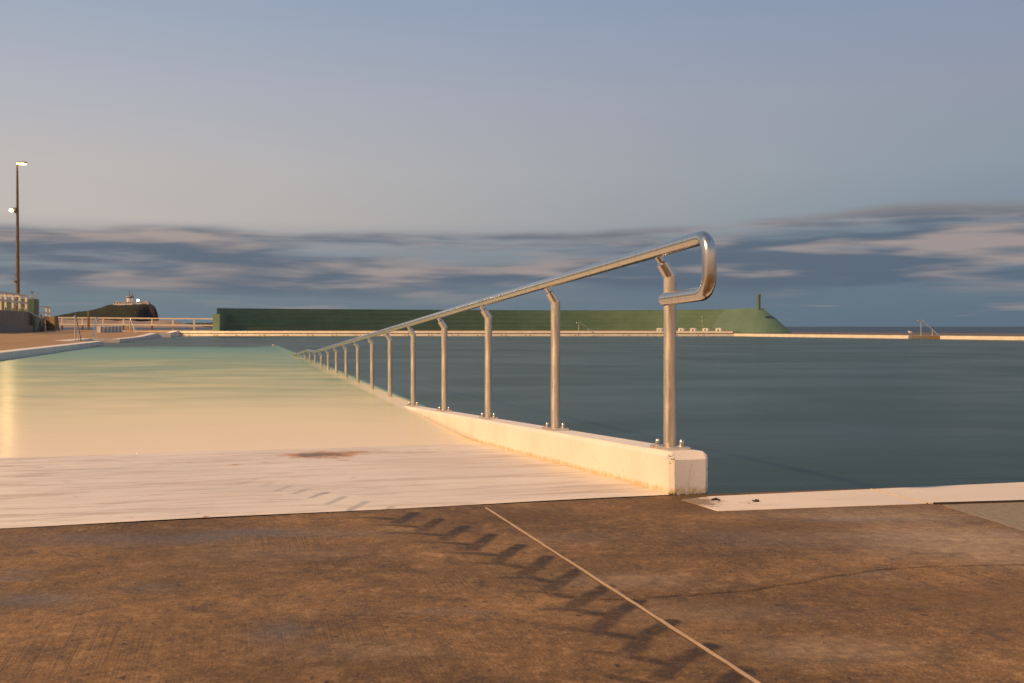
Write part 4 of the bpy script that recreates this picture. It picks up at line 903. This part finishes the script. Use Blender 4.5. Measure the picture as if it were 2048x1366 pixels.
skin_mesh('body', [tuple(Vector(v)) for v in hv], he, hr, M_PCL, PE, 0, WORLD_LOC[PE.name])
m_ = MB(); hc = WORLD_LOC[PE.name] + Vector((0,-.02,1.61)); m_.lathe(hc, [(.112,-.02),(.115,.04),(.09,.095),(.04,.12)], 14); m_.build('hair', M_PHAIR, PE, smooth='all')
MB().box(WORLD_LOC[PE.name]+Vector((.435,-.09,1.54)), (.014,.08,.16)).build('phone', M_PHAIR, PE)
# ---- lamp pole with two lit floodlights
LY = 78; lb = D(35.4, 600, LY); LP = empty('lamp_pole', (lb.x, LY, 1.4), 'tall tapered bronze lamp pole with two lit floodlights behind the terrace railing', 'lamp pole')
topz = D(34.6, 331, LY).z
MB().tube([(lb.x,LY,1.3),(lb.x,LY,4),(D(34.5,331,LY).x,LY,topz)], [.150,.138,.072], 16).build('pole', M_POLE, LP, smooth=True)
c = D(43.5, 327.2, LY); hd = MB().box(c+Vector((0,0,.06)), (.60,.42,.12), Vector((.98,0,.05))).build('lamp_head', M_POLE, LP, bevel=.03)
MB().box(c+Vector((.0,-.06,-.035)), (.54,.40,.07)).build('lamp_glass', M_LAMP, hd)
MB().tube([D(34.5,331,LY), D(37,329,LY)], .08, 10).build('lamp_arm', M_POLE, LP)
c2 = D(25.2, 420.6, LY-.15); hd2 = MB().box(c2+Vector((.12,.10,.05)), (.30,.30,.30)).build('lamp_head', M_POLE, LP, bevel=.03)
MB().lathe(c2+Vector((-.06,-.08,-.12)), [(.05,0),(.15,.06),(.16,.12),(.12,.19),(.04,.22)], 12).build('lamp_glass', M_LAMP, hd2, smooth=True)
MB().tube([D(35,426,LY), D(29,424.5,LY-.1)], .05, 8).build('lamp_arm', M_POLE, LP)
c3 = D(30.5, 563, LY-.1); MB().box(c3, (.14,.16,.16)).build('junction_box', M_POLE, LP, bevel=.01)
c3 = D(31.5, 550.5, LY-.1); MB().box(c3, (.06,.08,.08)).build('bracket', M_POLE, LP)
def spot(name, loc, tgt, power, size, blend=.7):
    l = bpy.data.lights.new(name, 'SPOT'); l.energy = power; l.color = (1.0,.60,.24); l.spot_size = math.radians(size); l.spot_blend = blend; l.shadow_soft_size = .18
    o = bpy.data.objects.new(name, l); COL.objects.link(o); o.parent = LP; o.location = Vector(loc)-WORLD_LOC[LP.name]
    o.rotation_euler = (Vector(tgt)-Vector(loc)).to_track_quat('-Z','Y').to_euler(); return o
spot('floodlight', c+Vector((.10,-.10,-.42)), (-19, 88, 0), 26000, 84, 1.0)
spot('floodlight', c2+Vector((-.2,-.55,-.25)), (-34, 58, 0), 600, 130)
# ---- birds and small things
def gull(loc, s, lab, az_):
    o = empty('seagull', loc, lab, 'bird'); q = Matrix.Rotation(az_, 4, 'Z')
    def T(v): return tuple(q @ (Vector(v)*s))
    vs = [(-.20,0,.155),(-.10,0,.165),(0,0,.175),(.08,0,.20),(.115,0,.255),(.14,0,.285),(.165,0,.288)]; ed = [(i,i+1) for i in range(6)]
    skin_mesh('body', [T(v) for v in vs], ed, [.014*s,.045*s,.062*s,.05*s,.030*s,.034*s,.020*s], M_BIRD, o, 2, loc, 2)
    m_ = MB(); m_.tube([Vector(loc)+Vector(T((.175,0,.287))), Vector(loc)+Vector(T((.205,0,.280)))], [.009*s,.003*s], 6); m_.build('beak', M_BEAK, o)
    for sg in (-1,1):
        m_ = MB(); m_.tube([Vector(loc)+Vector(T((.05,sg*.055,.195))), Vector(loc)+Vector(T((-.06,sg*.058,.185))), Vector(loc)+Vector(T((-.22,sg*.018,.160)))], [.022*s,.034*s,.008*s], 8); m_.build('wing', M_BIRDG, o, smooth='all')
        m_ = MB(); m_.tube([Vector(loc)+Vector(T((0,sg*.025,.13))), Vector(loc)+Vector(T((.005,sg*.025,.006))), Vector(loc)+Vector(T((.045,sg*.028,.004)))], .006*s, 6); m_.build('leg', M_BEAK, o)
pg = rp(1815) + rn*.25; gull(Vector((pg.x, pg.y, .067)), .95, 'white seagull standing on the right pool edge near the steel stair rail', math.radians(160))
p = G(547, 691.2, WZ); m_ = MB(); m_.lathe((p.x,p.y,WZ-.01), [(.02,0),(.055,.012),(.05,.035),(.015,.05)], 10); m_.build('floating_debris', plain('pale_scrap', (.62,.52,.40), (.75,.68,.58), 30, .7), smooth='all', label='small pale scrap floating on the dark pool water beyond the shallows', cat='debris')
p = ramp_px(275, 908.5); m_ = MB(); m_.lathe(p, [(.004,0),(.009,.002),(.007,.006),(.002,.008)], 10); m_.build('shell', M_SHELL, smooth='all', label='tiny white shell lying at the waterline on the pale ramp', cat='shell')
def weed(px, py, L_, lab):
    p = G(px, py, .0); m_ = MB(); n_ = 9
    pts = [p + Vector((L_*(i/(n_-1)-.5), random.gauss(0,.004), .004+abs(random.gauss(0,.003)))) for i in range(n_)]; m_.tube(pts, [.002]+[.002+.002*random.random() for _ in range(n_-2)]+[.002], 6)
    pts = [p + Vector((L_*(.5-i/(n_-1))*.6+.004, .006+random.gauss(0,.003), .004+abs(random.gauss(0,.003)))) for i in range(n_)]; m_.tube(pts, [.001]+[.002]*(n_-2)+[.001], 6)
    m_.build('seaweed', M_WEED, smooth='all', label=lab, cat='seaweed')
weed(1431, 1001.8, .030, 'black twist of seaweed on the coping beside the kerb end')
weed(1512, 1004.6, .022, 'small brown crumb of seaweed on the coping, right of the black twist')
